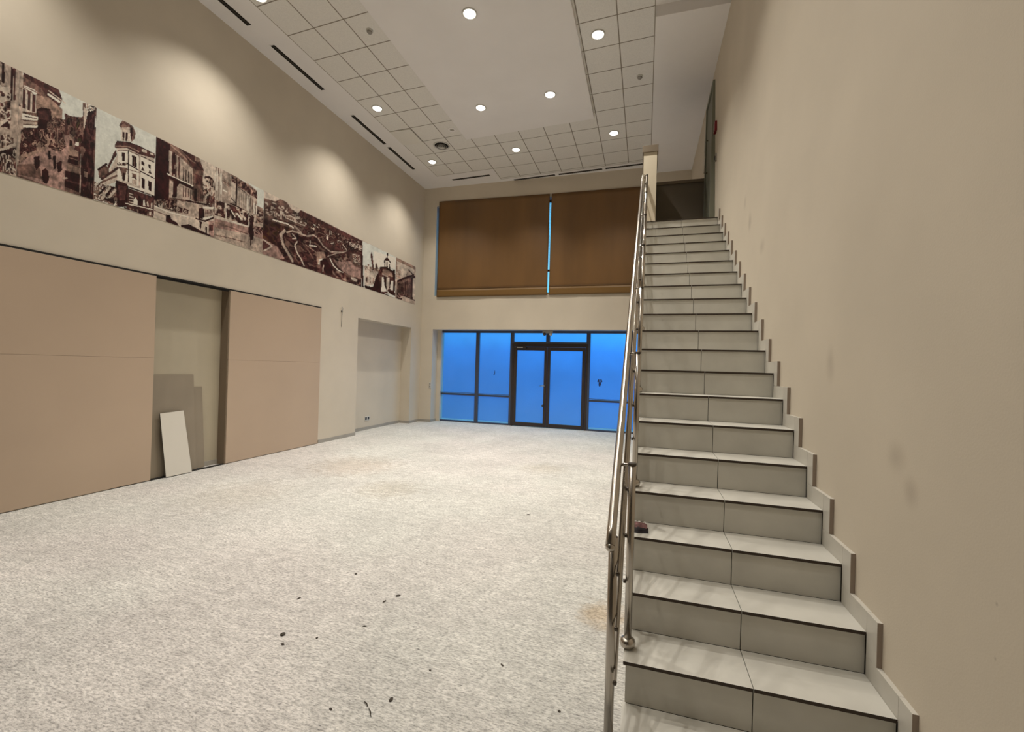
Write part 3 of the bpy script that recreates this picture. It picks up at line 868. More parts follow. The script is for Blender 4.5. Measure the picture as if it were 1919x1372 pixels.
def detector(x, y, label):
    t = thing('smoke_detector', label, 'detector', (x, y, ZC), 'round detectors in the ceiling tiles')
    bm = bmesh.new(); add_lathe(bm, [(0.055, 0.0), (0.055, -0.012), (0.048, -0.016)], (x, y, ZC - 0.0004), seg=24); obj('base', bm, M_white_pl, t)
    bm = bmesh.new(); add_lathe(bm, [(0.040, -0.016), (0.043, -0.03), (0.030, -0.046), (0.001, -0.05)], (x, y, ZC), seg=24); obj('sensor_head', bm, M_grey_pl, t)
detector(-4.37, 6.05, 'small white detector in the ceiling tiles left of the dropped panel')
detector(-0.22, 8.25, 'small white detector in the ceiling tiles between the dropped panel and the stair soffit')
t = thing('ceiling_speaker', 'faint round speaker grille in the tile at the far left corner of the dropped panel', 'speaker', (-4.32, 9.10, ZC))
bm = bmesh.new(); add_lathe(bm, [(0.085, 0.0), (0.095, 0.0), (0.093, -0.005), (0.082, -0.004)], (-4.32, 9.10, ZC - 0.0004), seg=30); obj('rim', bm, M_ceil, t)
bm = bmesh.new(); add_lathe(bm, [(0.001, 0.0), (0.08, 0.0), (0.08, -0.003), (0.001, -0.005)], (-4.32, 9.10, ZC - 0.0006), seg=30); obj('grille', bm, mat('grille_grey', (0.42, 0.39, 0.33), 0.7), t)

# one ceiling tile hanging slightly out of its grid
t = bmesh.new()
cx0, cx1 = -5.755, -5.222; cy0, cy1 = ys(-5.5, 8.52), ys(-5.5, 9.118)
M = Matrix.Translation((cx0, cy0, ZC - 0.003)) @ Matrix.Rotation(math.radians(0.5), 4, 'Y') @ Matrix.Rotation(math.radians(-0.9), 4, 'X')
add_box(t, 0.0, cx1 - cx0, 0.0, cy1 - cy0, -0.014, 0.0, M=M)
tag(obj('loose_ceiling_tile', t, mat('mineral_tile', (0.74, 0.71, 0.645), 0.85, noise=0.04, nscale=60)), 'loose ceiling tile sagging at one corner near the third left slot vent', 'ceiling tile')

# ------------------------------------------------------------------ boards on the left wall
def board(name, y0, y1, label, seam_y=None):
    t = thing(name, label, 'board', (XW, (y0 + y1) / 2, 0))
    for nm, z0, z1 in (('lower_sheet', 0.012, 1.7005), ('upper_sheet', 1.7025, 2.838)):
        bm = bmesh.new(); add_box(bm, XW + 0.004, XW + 0.020, y0, y1, z0, z1)
        obj(nm, bm, M_board, t, bevel=0.002)
    bm = bmesh.new()
    add_box(bm, XW + 0.001, XW + 0.0039, y0, y1, 1.68, 1.72)
    obj('backing_strip', bm, M_boardedge, t)
    return t
board('wall_board', 0.6, 4.408, 'large pinkish brown board cut by the left edge of the picture')
board('wall_board', 5.548, 7.665, 'pinkish brown board between the dark niche and the pale shallow recess')
bm = bmesh.new(); add_box(bm, XW + 0.001, XW + 0.018, 0.6, 7.665, 2.842, 2.862)
tag(obj('sliding_track', bm, M_black), 'thin black track line along the top of the brown boards', 'track')
bm = bmesh.new(); add_box(bm, XW - 0.035, XW + 0.0005, 4.0, 5.53, 2.818, 2.8445)
tag(obj('track_housing', bm, M_black), 'black sliding track under the top edge of the open niche', 'track')
bm = bmesh.new(); add_box(bm, XW - 0.03, XW + 0.018, 4.41, 5.545, 0.0, 0.012)
tag(obj('floor_track', bm, M_black), 'black floor track across the bottom of the open niche', 'track')

# panels leaning in the niche
def leaning(name, y0b, y1b, y0t, y1t, xb, xt, h, th, m, label, zb=0.012, edge=None, dz=0.0):
    bm = bmesh.new()
    d = Vector((xt - xb, 0, h)).normalized(); n = Vector((d.z, 0, -d.x)) * th
    P = [Vector((xb, y0b, zb)), Vector((xb, y1b, zb)), Vector((xt, y1t, zb + h + dz)), Vector((xt, y0t, zb + h))]
    a = [bm.verts.new(p) for p in P]; b = [bm.verts.new(p - n) for p in P]
    bm.faces.new(a); bm.faces.new(b[::-1])
    for i in range(4):
        f = bm.faces.new((a[i], a[(i + 1) % 4], b[(i + 1) % 4], b[i])); f.material_index = 1
    return tag(obj(name, bm, [m, edge or m], bevel=0.0), label, 'panel')
leaning('leaning_board', 4.12, 5.110, 4.12, 5.085, -6.565, -6.652, 1.45, 0.010, M_grey_board, 'tall grey brown panel leaning at the back of the niche')
leaning('leaning_board', 4.75, 5.265, 4.75, 5.235, -6.595, -6.662, 1.26, 0.008, M_grey_board, 'narrower grey brown panel peeking out right of the tall one in the niche')
leaning('leaning_board', 4.587, 4.96, 4.541, 4.873, -6.46, -6.55, 0.905, 0.016, M_white_board, 'white narrow panel leaning in the opening of the niche', edge=mat('raw_edge', (0.10, 0.08, 0.06), 0.8), dz=0.015)

# cable stub on the left wall
t = thing('wall_cable', 'dark wall hook with a short cable hanging between board and recess', 'cable', (XW, 8.32, 2.9))
bm = bmesh.new(); add_lathe(bm, [(0.001, 0.0), (0.022, 0.0), (0.022, 0.02), (0.001, 0.024)], (XW, 8.32, 2.86), axis='X', seg=16); obj('hook_plate', bm, M_black_pl, t)
bm = bmesh.new(); add_tube(bm, [(XW + 0.01, 8.32, 2.96), (XW + 0.03, 8.325, 2.93), (XW + 0.026, 8.318, 2.86), (XW + 0.012, 8.325, 2.75), (XW + 0.014, 8.318, 2.62), (XW + 0.010, 8.325, 2.51)], 0.006, 8); obj('cable', bm, M_grey_pl, t)

# outlet in the shallow recess, switches on the back jamb
t = thing('power_outlet', 'double power outlet low in the pale recess of the left wall', 'outlet', (-6.84, 9.85, 0.28))
oy = 9.83
bm = bmesh.new(); add_box(bm, -6.842, -6.825, oy - 0.10, oy + 0.10, 0.235, 0.345); obj('plate', bm, M_white_pl, t, bevel=0.003)
for dy in (-0.05, 0.05):
    bm = bmesh.new(); add_box(bm, -6.8248, -6.822, oy + dy - 0.035, oy + dy + 0.035, 0.255, 0.325); obj('socket', bm, M_black_pl, t, bevel=0.004)
t = thing('light_switch', 'small switch plate on the jamb left of the blue shop front', 'switch', (-6.17, YB, 1.1))
bm = bmesh.new(); add_box(bm, -6.205, -6.135 - 0.01, YB - 0.012, YB + 0.001, 1.02, 1.20); obj('plate', bm, M_white_pl, t, bevel=0.003)
for z in (1.07, 1.15):
    bm = bmesh.new(); add_box(bm, -6.195, -6.155, YB - 0.018, YB - 0.0122, z - 0.025, z + 0.025); obj('rocker', bm, M_grey_pl, t)

# ------------------------------------------------------------------ crumbs and twigs on the carpet
def crumb(x, y, r, sq, rot):
    bm = bmesh.new(); bmesh.ops.create_icosphere(bm, subdivisions=2, radius=1.0)
    rnd = random.Random(int(x * 1000 + y * 77))
    for v in bm.verts: v.co *= 0.8 + 0.35 * rnd.random()
    bmesh.ops.transform(bm, matrix=Matrix.Translation((x, y, r * 0.3)) @ Matrix.Rotation(rot, 4, 'Z') @ Matrix.Diagonal((r * sq, r, r * 0.4, 1)), verts=bm.verts)
    return tag(obj('crumb', bm, M_crumb), 'largest dark crumb on the pale carpet, left of the middle near the bottom' if r > 0.012 else 'tiny dark crumb lying on the pale carpet', 'crumb', 'dark crumbs on the carpet')
M_crumb = mat('dark_dirt', (0.05, 0.04, 0.03), 0.9)
for i, (x, y, r) in enumerate(((-2.198, 3.077, .009), (-1.70, 2.894, .011), (-1.749, 2.79, .008), (-2.121, 2.243, .015), (-2.048, 2.168, .008), (-1.701, 2.488, .007),
                (-1.901, 2.286, .007), (-1.192, 1.992, .010), (-0.738, 2.427, .006), (-0.362, 2.195, .007), (-1.252, 4.99, .012), (-2.346, 2.621, .008), (-1.106, 2.252, .006), (-1.437, 1.842, .006))):
    crumb(x, y, r, 1.2 + 0.5 * (i % 3), i * 0.7)
for i, (p, q, l) in enumerate((((-1.313, 1.936), (-1.275, 1.913), 'thin black splinter on the carpet, the left one of two near the bottom edge'),
                (((-1.264), 1.905), (-1.222, 1.862), 'thin black splinter on the carpet, the right one of two near the bottom edge'))):
    bm = bmesh.new(); add_tube(bm, [(p[0], p[1], 0.004), ((p[0] + q[0]) / 2 + 0.004, (p[1] + q[1]) / 2, 0.008), (q[0], q[1], 0.003)], [0.0015, 0.003, 0.001], 7)
    tag(obj('splinter', bm, M_crumb), l, 'splinter')

# ------------------------------------------------------------------ the printed street photographs
_R = np.array(ROT)
def on_wall(px, py):
    """where the sight line through a photo point meets the left wall"""
    d = _R @ np.array([(px - 959.5) / 824.766, -(py - 686.0) / 824.766, -1.0])
    t = XW / d[0]
    return d[1] * t, 1.714 + d[2] * t
K = (42, 16, 16); M_ = (72, 43, 40); B_ = (102, 77, 68); T_ = (142, 116, 102); G_ = (166, 148, 134); L_ = (190, 175, 160); W_ = (214, 206, 192); S_ = (200, 200, 190); P_ = (152, 122, 112)
PRINT_GAIN = 1.15
def paint(name, label, x0, x1, origin, scale, base, ops, cell, seed, top, bot):
    """x0,x1: photo columns; top/bot: photo row of the print edge at x0 and x1; ops in crop coordinates"""
    ox, oy = origin
    W = lambda p: on_wall(ox + p[0] / scale, oy + p[1] / scale)
    c00, c10 = on_wall(x0, bot[0]), on_wall(x1, bot[1])
    c01, c11 = on_wall(x0, top[0]), on_wall(x1, top[1])
    ya, yb = c00[0], c11[0]
    hgt = c01[1] - c00[1]
    nu = max(8, int((yb - ya) / cell[0])); nv = max(8, int(hgt / cell[1]))
    U, V = np.meshgrid((np.arange(nu + 1)) / nu, (np.arange(nv + 1)) / nv)
    ya, yb = (c00[0] + c01[0]) / 2, (c10[0] + c11[0]) / 2
    Yg = ya + (yb - ya) * U
    zb_ = c00[1] + (c10[1] - c00[1]) * U; zt_ = c01[1] + (c11[1] - c01[1]) * U
    Zg = zb_ + (zt_ - zb_) * V
    rng = np.random.RandomState(seed)
    img = np.empty(Yg.shape + (3,)); img[:] = base
    def smooth(cs):
        n = rng.rand(int(nv / cs[1]) + 3, int(nu / cs[0]) + 3)
        yy = V * (n.shape[0] - 2); xx = U * (n.shape[1] - 2)
        i = yy.astype(int); j = xx.astype(int); fy = yy - i; fx = xx - j
        return (n[i, j] * (1 - fy) * (1 - fx) + n[i + 1, j] * fy * (1 - fx) + n[i, j + 1] * (1 - fy) * fx + n[i + 1, j + 1] * fy * fx)
    def inside(pts):
        pts = [W(p) for p in pts]; m = np.zeros(Yg.shape, bool)
        for (a, b), (c, d) in zip(pts, pts[1:] + pts[:1]):
            if b == d: continue
            cond = ((b > Zg) != (d > Zg)) & (Yg < (c - a) * (Zg - b) / (d - b) + a)
            m ^= cond
        return m
    for op in ops:
        if op[0] == 'p':
            img[inside(op[2])] = op[1]
        elif op[0] == 'l':
            pts = [W(p) for p in op[3]]; w = op[2]
            for (a, b), (c, d) in zip(pts, pts[1:]):
                q = (c - a) ** 2 + (d - b) ** 2 + 1e-9
                t = np.clip(((Yg - a) * (c - a) + (Zg - b) * (d - b)) / q, 0, 1)
                img[((Yg - a - t * (c - a)) ** 2 + (Zg - b - t * (d - b)) ** 2) < w * w] = op[1]
        elif op[0] == 'n':     # irregular crowd / foliage / rubble of several tones
            m = inside(op[3]); n = smooth(op[2]); q = np.array(op[1], float)
            lo_, hi_ = n[m].min() if m.any() else 0, n[m].max() if m.any() else 1
            idx = np.clip(((n - lo_) / (hi_ - lo_ + 1e-6) * len(q)).astype(int), 0, len(q) - 1)
            img[m] = q[idx[m]]
        elif op[0] == 'w':     # rows of windows between a top line and a bottom line
            _, col, a, b, c, d, n, duty = op
            for i in range(n):
                s0 = (i + 0.5 - duty / 2) / n; s1 = (i + 0.5 + duty / 2) / n
                f = lambda p, q, s: (p[0] + (q[0] - p[0]) * s, p[1] + (q[1] - p[1]) * s)
                img[inside([f(a, b, s0), f(a, b, s1), f(c, d, s1), f(c, d, s0)])] = col
    lum = np.clip(img.mean(axis=2) / 205.0, 0, 1)
    amp = 1.0 - lum ** 3        # plain skies and plaster stay calm, busy mid tones vary
    img *= (1 + amp * (0.55 * (smooth((14, 14)) - 0.55) + 0.70 * (smooth((4, 6)) - 0.5) + 0.45 * (smooth((1.6, 2.2)) - 0.5)) + 0.05 * (smooth((2.2, 2.2)) - 0.5))[..., None]
    img = np.clip(img, 0, 255) / 255
    li = np.where(img <= 0.04045, img / 12.92, ((img + 0.055) / 1.055) ** 2.4) * PRINT_GAIN
    li = np.clip(li, 0, 0.9)
    # thin sheet: front grid, with a back and edges
    n = (nv + 1) * (nu + 1)
    xf, xk = XW + 0.0035, XW + 0.0005
    vf = np.stack([np.full(n, xf), Yg.ravel(), Zg.ravel()], 1)
    cor = [0, nu, n - 1, n - 1 - nu]
    vb = vf[cor].copy(); vb[:, 0] = xk
    vv = np.concatenate([vf, vb])
    faces = []
    for j in range(nv):
        r = j * (nu + 1)
        faces += [(r + i, r + i + 1, r + i + nu + 2, r + i + nu + 1) for i in range(nu)]
    faces.append((n, n + 3, n + 2, n + 1))
    bottom = list(range(0, nu + 1)); topv = list(range(nv * (nu + 1), n))
    faces.append(tuple(bottom[::-1] + [n, n + 1])); faces.append(tuple(topv + [n + 2, n + 3]))
    left = [j * (nu + 1) for j in range(nv + 1)]; right = [j * (nu + 1) + nu for j in range(nv + 1)]
    faces.append(tuple(left + [n + 3, n])); faces.append(tuple(right[::-1] + [n + 1, n + 2]))
    me = bpy.data.meshes.new(name)
    me.from_pydata(vv.tolist(), [], faces)
    ca = me.color_attributes.new('print', 'FLOAT_COLOR', 'POINT')
    cc = np.ones((n + 4, 4)); cc[:n, :3] = li.reshape(-1, 3); cc[n:, :3] = 0.6
    ca.data.foreach_set('color', cc.astype(np.float32).ravel())
    me.materials.append(M_print)
    o = bpy.data.objects.new(name, me); C.objects.link(o)
    return tag(o, label, 'photograph', 'sepia street photographs in a row on the left wall')
M_print = bpy.data.materials.new('matt_photo_print'); M_print.use_nodes = True
_nt = M_print.node_tree; _at = _nt.nodes.new('ShaderNodeVertexColor'); _at.layer_name = 'print'
_nt.links.new(_at.outputs['Color'], _nt.nodes['Principled BSDF'].inputs['Base Color'])
_nt.nodes['Principled BSDF'].inputs['Roughness'].default_value = 0.5
_nt.nodes['Principled BSDF'].inputs['Specular IOR Level'].default_value = 0.25
def top_at(x): return 254.8 + (x - 290) * (500 - 254.8) / (778 - 290) if x > 290 else 115 + (x - 0) * (254.8 - 115) / 290
def bot_at(x): return 322 + x * (408 - 322) / 288 if x < 288 else 408 + (x - 288) * (571 - 408) / (778 - 288)
def TB(a, b): return (top_at(a), top_at(b)), (bot_at(a), bot_at(b))

crowd = [K, M_, K, B_, T_, M_, L_]
# A: balconies and awnings of a house front, cut by the picture edge
paint('photo_print', 'sepia photograph at the left picture edge showing balconies and awnings', -150, 33, (0, 110), 5.488, G_, [
    ('n', [B_, G_, T_, L_, M_], (6, 14), [(-900, -900), (110, -900), (110, 1400), (-900, 1400)]),
    ('p', G_, [(0, 20), (150, 90), (170, 1180), (100, 1180), (100, 600), (0, 640)]),
    ('l', K, .012, [(30, 40), (28, 240)]), ('l', K, .009, [(122, 100), (118, 420)]), ('l', M_, .008, [(150, 100), (146, 420)]),
    ('l', M_, .02, [(75, 400), (85, 620)]),
    ('n', [M_, L_, B_, K], (4, 5), [(0, 270), (110, 300), (110, 620), (0, 640)]),
    ('p', L_, [(0, 280), (100, 300), (100, 345), (0, 330)]), ('p', L_, [(0, 650), (110, 590), (40, 670), (0, 700)]),
    ('p', K, [(10, 690), (80, 640), (100, 710), (0, 700)]), ('p', G_, [(0, 700), (150, 740), (160, 800), (0, 760)]),
    ('n', [M_, K, T_, L_, M_], (3, 6), [(0, 780), (140, 820), (140, 880), (0, 930)]),
    ('l', L_, .012, [(0, 945), (150, 880)]),
    ('n', [K, B_, L_, K, M_, T_], (3, 6), [(-900, 900), (0, 950), (160, 910), (160, 1190), (-900, 1190)]),
], (.006, .0075), 1, *TB(-150, 33))
# B: busy shopping street
B1 = lambda x, y: (x, y)
c2 = lambda x, y: ((90 + x / 5.965) * 5.488, (150 + y / 5.965 - 110) * 5.488)   # second crop into first crop coordinates
paint('photo_print', 'sepia photograph of a crowded shopping street with a parasol-shaped shop sign', 33.6, 178, (0, 110), 5.488, B_, [
    ('p', S_, [(170, 80), (900, 200), (1000, 700), (700, 800), (240, 240)]),
    ('p', G_, [(165, 90), (235, 130), (235, 1100), (170, 1100)]),
    ('l', M_, .006, [(120, 440), (210, 485)]), ('l', T_, .008, [(180, 300), (230, 310)]),
    ('p', M_, [(235, 130), (600, 310), (640, 420), (600, 520), (380, 380), (240, 250)]),
    ('p', B_, [(240, 180), (420, 300), (500, 420), (380, 360), (245, 260)]),
    ('p', T_, [(370, 370), (500, 400), (640, 520), (640, 700), (520, 620), (380, 560)]),
    ('l', W_, .014, [(500, 370), (604, 440)]), ('l', K, .005, [(500, 300), (610, 400)]), ('l', L_, .006, [(500, 330), (700, 480)]),
    ('p', W_, [(245, 270), (380, 335), (375, 370), (250, 300)]), ('l', B_, .005, [(260, 290), (370, 345)]),
    ('p', L_, [(228, 300), (370, 380), (370, 560), (225, 540)]),
    ('p', M_, [(235, 310), (262, 322), (258, 520), (228, 505)]), ('p', M_, [(283, 332), (315, 345), (308, 535), (280, 525)]), ('p', M_, [(332, 360), (362, 375), (357, 555), (328, 545)]),
    ('p', K, [(372, 520), (430, 500), (520, 520), (530, 640), (480, 760), (500, 1000), (240, 1000), (235, 720), (385, 700)]),
    ('p', M_, [(385, 540), (515, 530), (500, 640), (400, 620)]),
    ('p', W_, [(225, 560), (388, 600), (385, 640), (222, 625)]), ('l', M_, .005, [(245, 590), (375, 618)]), ('l', B_, .004, [(222, 628), (385, 650)]),
    ('p', G_, [(230, 640), (380, 655), (380, 680), (235, 670)]), ('p', W_, [(232, 682), (385, 690), (380, 712), (236, 708)]),
    ('n', [K, M_, K, T_, M_], (3.5, 7), [(215, 730), (480, 720), (500, 1010), (190, 1090)]),
    ('n', [K, B_, M_, T_, K, B_], (4, 4), [(480, 660), (560, 600), (700, 640), (680, 860), (480, 840)]),
    ('p', S_, [c2(110, 95), c2(380, 240), c2(395, 270), c2(385, 400), c2(300, 435), c2(210, 385), c2(195, 250)]),
    ('p', M_, [c2(185, 370), c2(310, 435), c2(400, 405), c2(420, 900), c2(330, 900), c2(190, 620)]),
    ('n', [K, M_, B_, K, (60, 50, 30)], (3, 8), [c2(200, 400), c2(420, 420), c2(440, 740), c2(220, 640)]),
    ('p', B_, [c2(388, 250), c2(420, 260), c2(415, 620), c2(385, 610)]),
    ('p', L_, [c2(400, 300), c2(435, 330), c2(415, 560), c2(395, 520)]),
    ('n', [K, W_, T_], (3, 3), [c2(430, 260), c2(520, 300), c2(510, 400), c2(430, 370)]),
    ('n', [K, M_, K, K, B_], (5, 14), [c2(440, 370), c2(525, 330), c2(500, 1330), c2(360, 1300), c2(350, 800)]),
    ('p', P_, [(330, 980), (470, 880), c2(180, 620), c2(270, 610), c2(300, 750), c2(230, 880), c2(180, 1250), (170, 1190), (180, 1090)]),
    ('p', B_, [(175, 1090), (400, 1080), (430, 1240), (170, 1190)]),
    ('p', T_, [c2(240, 600), c2(290, 640), c2(240, 720)]), ('p', T_, [c2(220, 740), c2(340, 800), c2(340, 860), c2(230, 840)]),
    ('l', T_, .014, [(265, 1000), (400, 950), (520, 880)]),
    ('n', [K, M_, T_, K, B_], (3, 7), [(400, 760), (640, 760), (680, 900), (620, 960), (420, 900)]),
    ('p', K, [(345, 1010), (400, 1000), (410, 1100), (370, 1150), (350, 1090)]),
    ('p', K, [(430, 1150), (470, 1125), (500, 1170), (500, 1250), (480, 1290), (440, 1270), (425, 1210)]),
    ('p', K, [(490, 960), (515, 950), (525, 1030), (500, 1040)]), ('p', K, [(540, 1000), (570, 1000), (575, 1100), (550, 1100)]),
    ('p', K, [c2(50, 850), c2(85, 850), c2(85, 990), c2(60, 1000)]), ('p', K, [c2(90, 930), c2(150, 900), c2(155, 1010), c2(110, 1040)]),
    ('p', K, [c2(0, 790), c2(25, 800), c2(25, 880), c2(0, 880)]),
    ('p', K, [c2(235, 670), c2(270, 680), c2(268, 740), c2(238, 730)]), ('p', W_, [c2(305, 690), c2(345, 700), c2(340, 740), c2(300, 730)]),
    ('p', K, [c2(230, 840), c2(330, 870), c2(340, 960), c2(215, 920)]), ('l', B_, .006, [c2(240, 870), c2(325, 895)]),
    ('p', T_, [c2(215, 940), c2(355, 985), c2(355, 1050), c2(200, 1000)]),
    ('p', K, [c2(190, 1010), c2(360, 1060), c2(350, 1260), c2(180, 1190)]), ('l', G_, .008, [c2(165, 1100), c2(210, 1095)]), ('l', M_, .01, [c2(200, 1120), c2(340, 1160)]),
    ('l', G_, .004, [c2(365, 830), c2(355, 1250)]),
    ('p', T_, [c2(400, 1020), c2(440, 1030), c2(435, 1090), c2(405, 1080)]), ('p', K, [c2(470, 1010), c2(490, 1010), c2(480, 1320), c2(460, 1310)]),
], (.005, .006), 2, *TB(33.6, 178))
# C: corner building with a turret
paint('photo_print', 'sepia photograph of a pale corner building with a domed turret', 178, 290, (165, 190), 5.964, S_, [
    ('p', B_, [(110, 770), (200, 710), (230, 750), (240, 830), (160, 870), (120, 850)]), ('l', K, .01, [(110, 765), (150, 735), (205, 700)]),
    ('p', M_, [(215, 720), (260, 640), (280, 580), (310, 540), (320, 600), (270, 670), (230, 760)]),
    ('p', L_, [(240, 770), (325, 600), (320, 520), (450, 530), (740, 640), (735, 1060), (440, 930), (310, 900), (150, 960), (140, 900), (220, 830)]),
    ('p', W_, [(330, 540), (440, 545), (440, 900), (325, 880)]), ('p', W_, [(455, 560), (565, 610), (565, 950), (450, 900)]), ('p', W_, [(585, 620), (740, 690), (735, 1040), (580, 970)]),
    ('p', M_, [(320, 440), (470, 455), (540, 490), (750, 600), (745, 640), (560, 590), (440, 525), (300, 525), (300, 480)]),
    ('l', T_, .008, [(310, 500), (450, 505), (560, 560)]), ('p', L_, [(600, 530), (655, 545), (655, 580), (600, 560)]), ('p', L_, [(690, 560), (730, 580), (730, 610), (690, 590)]),
    ('l', K, .006, [(450, 470), (560, 495), (740, 590)]), ('l', K, .005, [(590, 610), (735, 680)]), ('l', B_, .005, [(330, 548), (440, 550), (565, 600)]),
    ('p', L_, [(370, 310), (470, 300), (470, 450), (360, 440)]), ('p', K, [(382, 340), (405, 345), (400, 440), (385, 440)]), ('p', K, [(418, 345), (445, 350), (435, 445), (415, 440)]),
    ('l', W_, .006, [(372, 320), (368, 440)]),
    ('p', B_, [(345, 265), (380, 215), (430, 225), (470, 260), (500, 280), (530, 350), (520, 420), (480, 455), (475, 320), (460, 290), (360, 295)]),
    ('p', K, [(460, 285), (500, 300), (495, 380), (480, 440)]), ('l', M_, .006, [(350, 268), (400, 240), (470, 280)]), ('p', G_, [(360, 296), (470, 292), (470, 318), (362, 316)]),
    ('p', K, [(376, 570), (410, 575), (408, 670), (378, 665)]), ('p', K, [(490, 600), (540, 620), (540, 745), (490, 715)]), ('l', B_, .004, [(515, 610), (515, 730)]),
    ('p', K, [(595, 665), (625, 680), (625, 720), (595, 705)]), ('p', M_, [(590, 770), (610, 730), (630, 780)]), ('p', K, [(672, 700), (700, 715), (698, 760), (675, 745)]), ('p', M_, [(668, 800), (690, 765), (712, 815)]),
    ('l', K, .008, [(330, 700), (430, 690), (580, 780), (735, 860)]), ('l', B_, .005, [(440, 760), (580, 800)]), ('n', [K, B_, W_], (3, 3), [(340, 680), (430, 685), (430, 720), (330, 715)]),
    ('p', B_, [(335, 730), (440, 745), (420, 810), (410, 890), (385, 890), (370, 800)]), ('p', K, [(385, 800), (412, 800), (410, 885), (385, 885)]),
    ('p', B_, [(490, 800), (540, 820), (540, 870), (490, 850)]), ('l', K, .004, [(490, 850), (540, 870)]), ('p', G_, [(490, 870), (540, 880), (540, 940), (492, 915)]),
    ('p', K, [(597, 850), (633, 870), (630, 985), (597, 965)]), ('p', K, [(672, 885), (708, 905), (705, 1010), (672, 985)]),
    ('l', K, .006, [(450, 560), (448, 900)]), ('l', G_, .005, [(570, 610), (570, 960)]),
    ('l', M_, .012, [(150, 870), (330, 745)]), ('l', B_, .01, [(140, 910), (320, 830)]),
    ('p', K, [(310, 880), (450, 930), (440, 1180), (330, 1180), (300, 960)]), ('p', M_, [(330, 940), (430, 950), (410, 1100), (350, 1110)]),
    ('l', W_, .010, [(445, 935), (590, 985), (760, 1050)]), ('l', K, .008, [(445, 955), (760, 1070)]),
    ('p', M_, [(440, 970), (760, 1080), (735, 1280), (430, 1190)]),
    ('w', L_, (455, 1010), (455, 1170), (505, 1030), (505, 1180), 5, .4),
    ('p', W_, [(505, 1100), (530, 1070), (550, 1110), (550, 1160), (505, 1150)]), ('p', W_, [(612, 1120), (625, 1090), (640, 1170), (612, 1165)]), ('p', L_, [(655, 1130), (665, 1110), (680, 1180), (655, 1170)]), ('p', L_, [(700, 1140), (715, 1130), (715, 1195), (700, 1190)]),
    ('p', K, [(560, 1050), (590, 1070), (600, 1180), (565, 1170)]), ('l', W_, .006, [(420, 1140), (720, 1210)]), ('n', [K, M_, T_], (3, 4), [(400, 1180), (730, 1240), (730, 1300), (400, 1200)]),
    ('n', [L_, K, T_, M_, W_, G_], (3, 4), [(20, 880), (140, 920), (310, 960), (330, 1180), (20, 1080)]),
    ('l', L_, .014, [(150, 1090), (240, 970)]), ('l', L_, .012, [(230, 1080), (300, 990)]), ('l', K, .01, [(120, 1040), (190, 960)]), ('l', K, .01, [(200, 1050), (280, 960)]),
    ('p', K, [(180, 1080), (280, 1080), (300, 1150), (200, 1110)]),
    ('p', B_, [(660, 1240), (700, 1210), (720, 1290), (670, 1290)]), ('p', L_, [(680, 1240), (705, 1235), (705, 1270), (685, 1275)]),
], (.0058, .006), 3, *TB(178, 290))
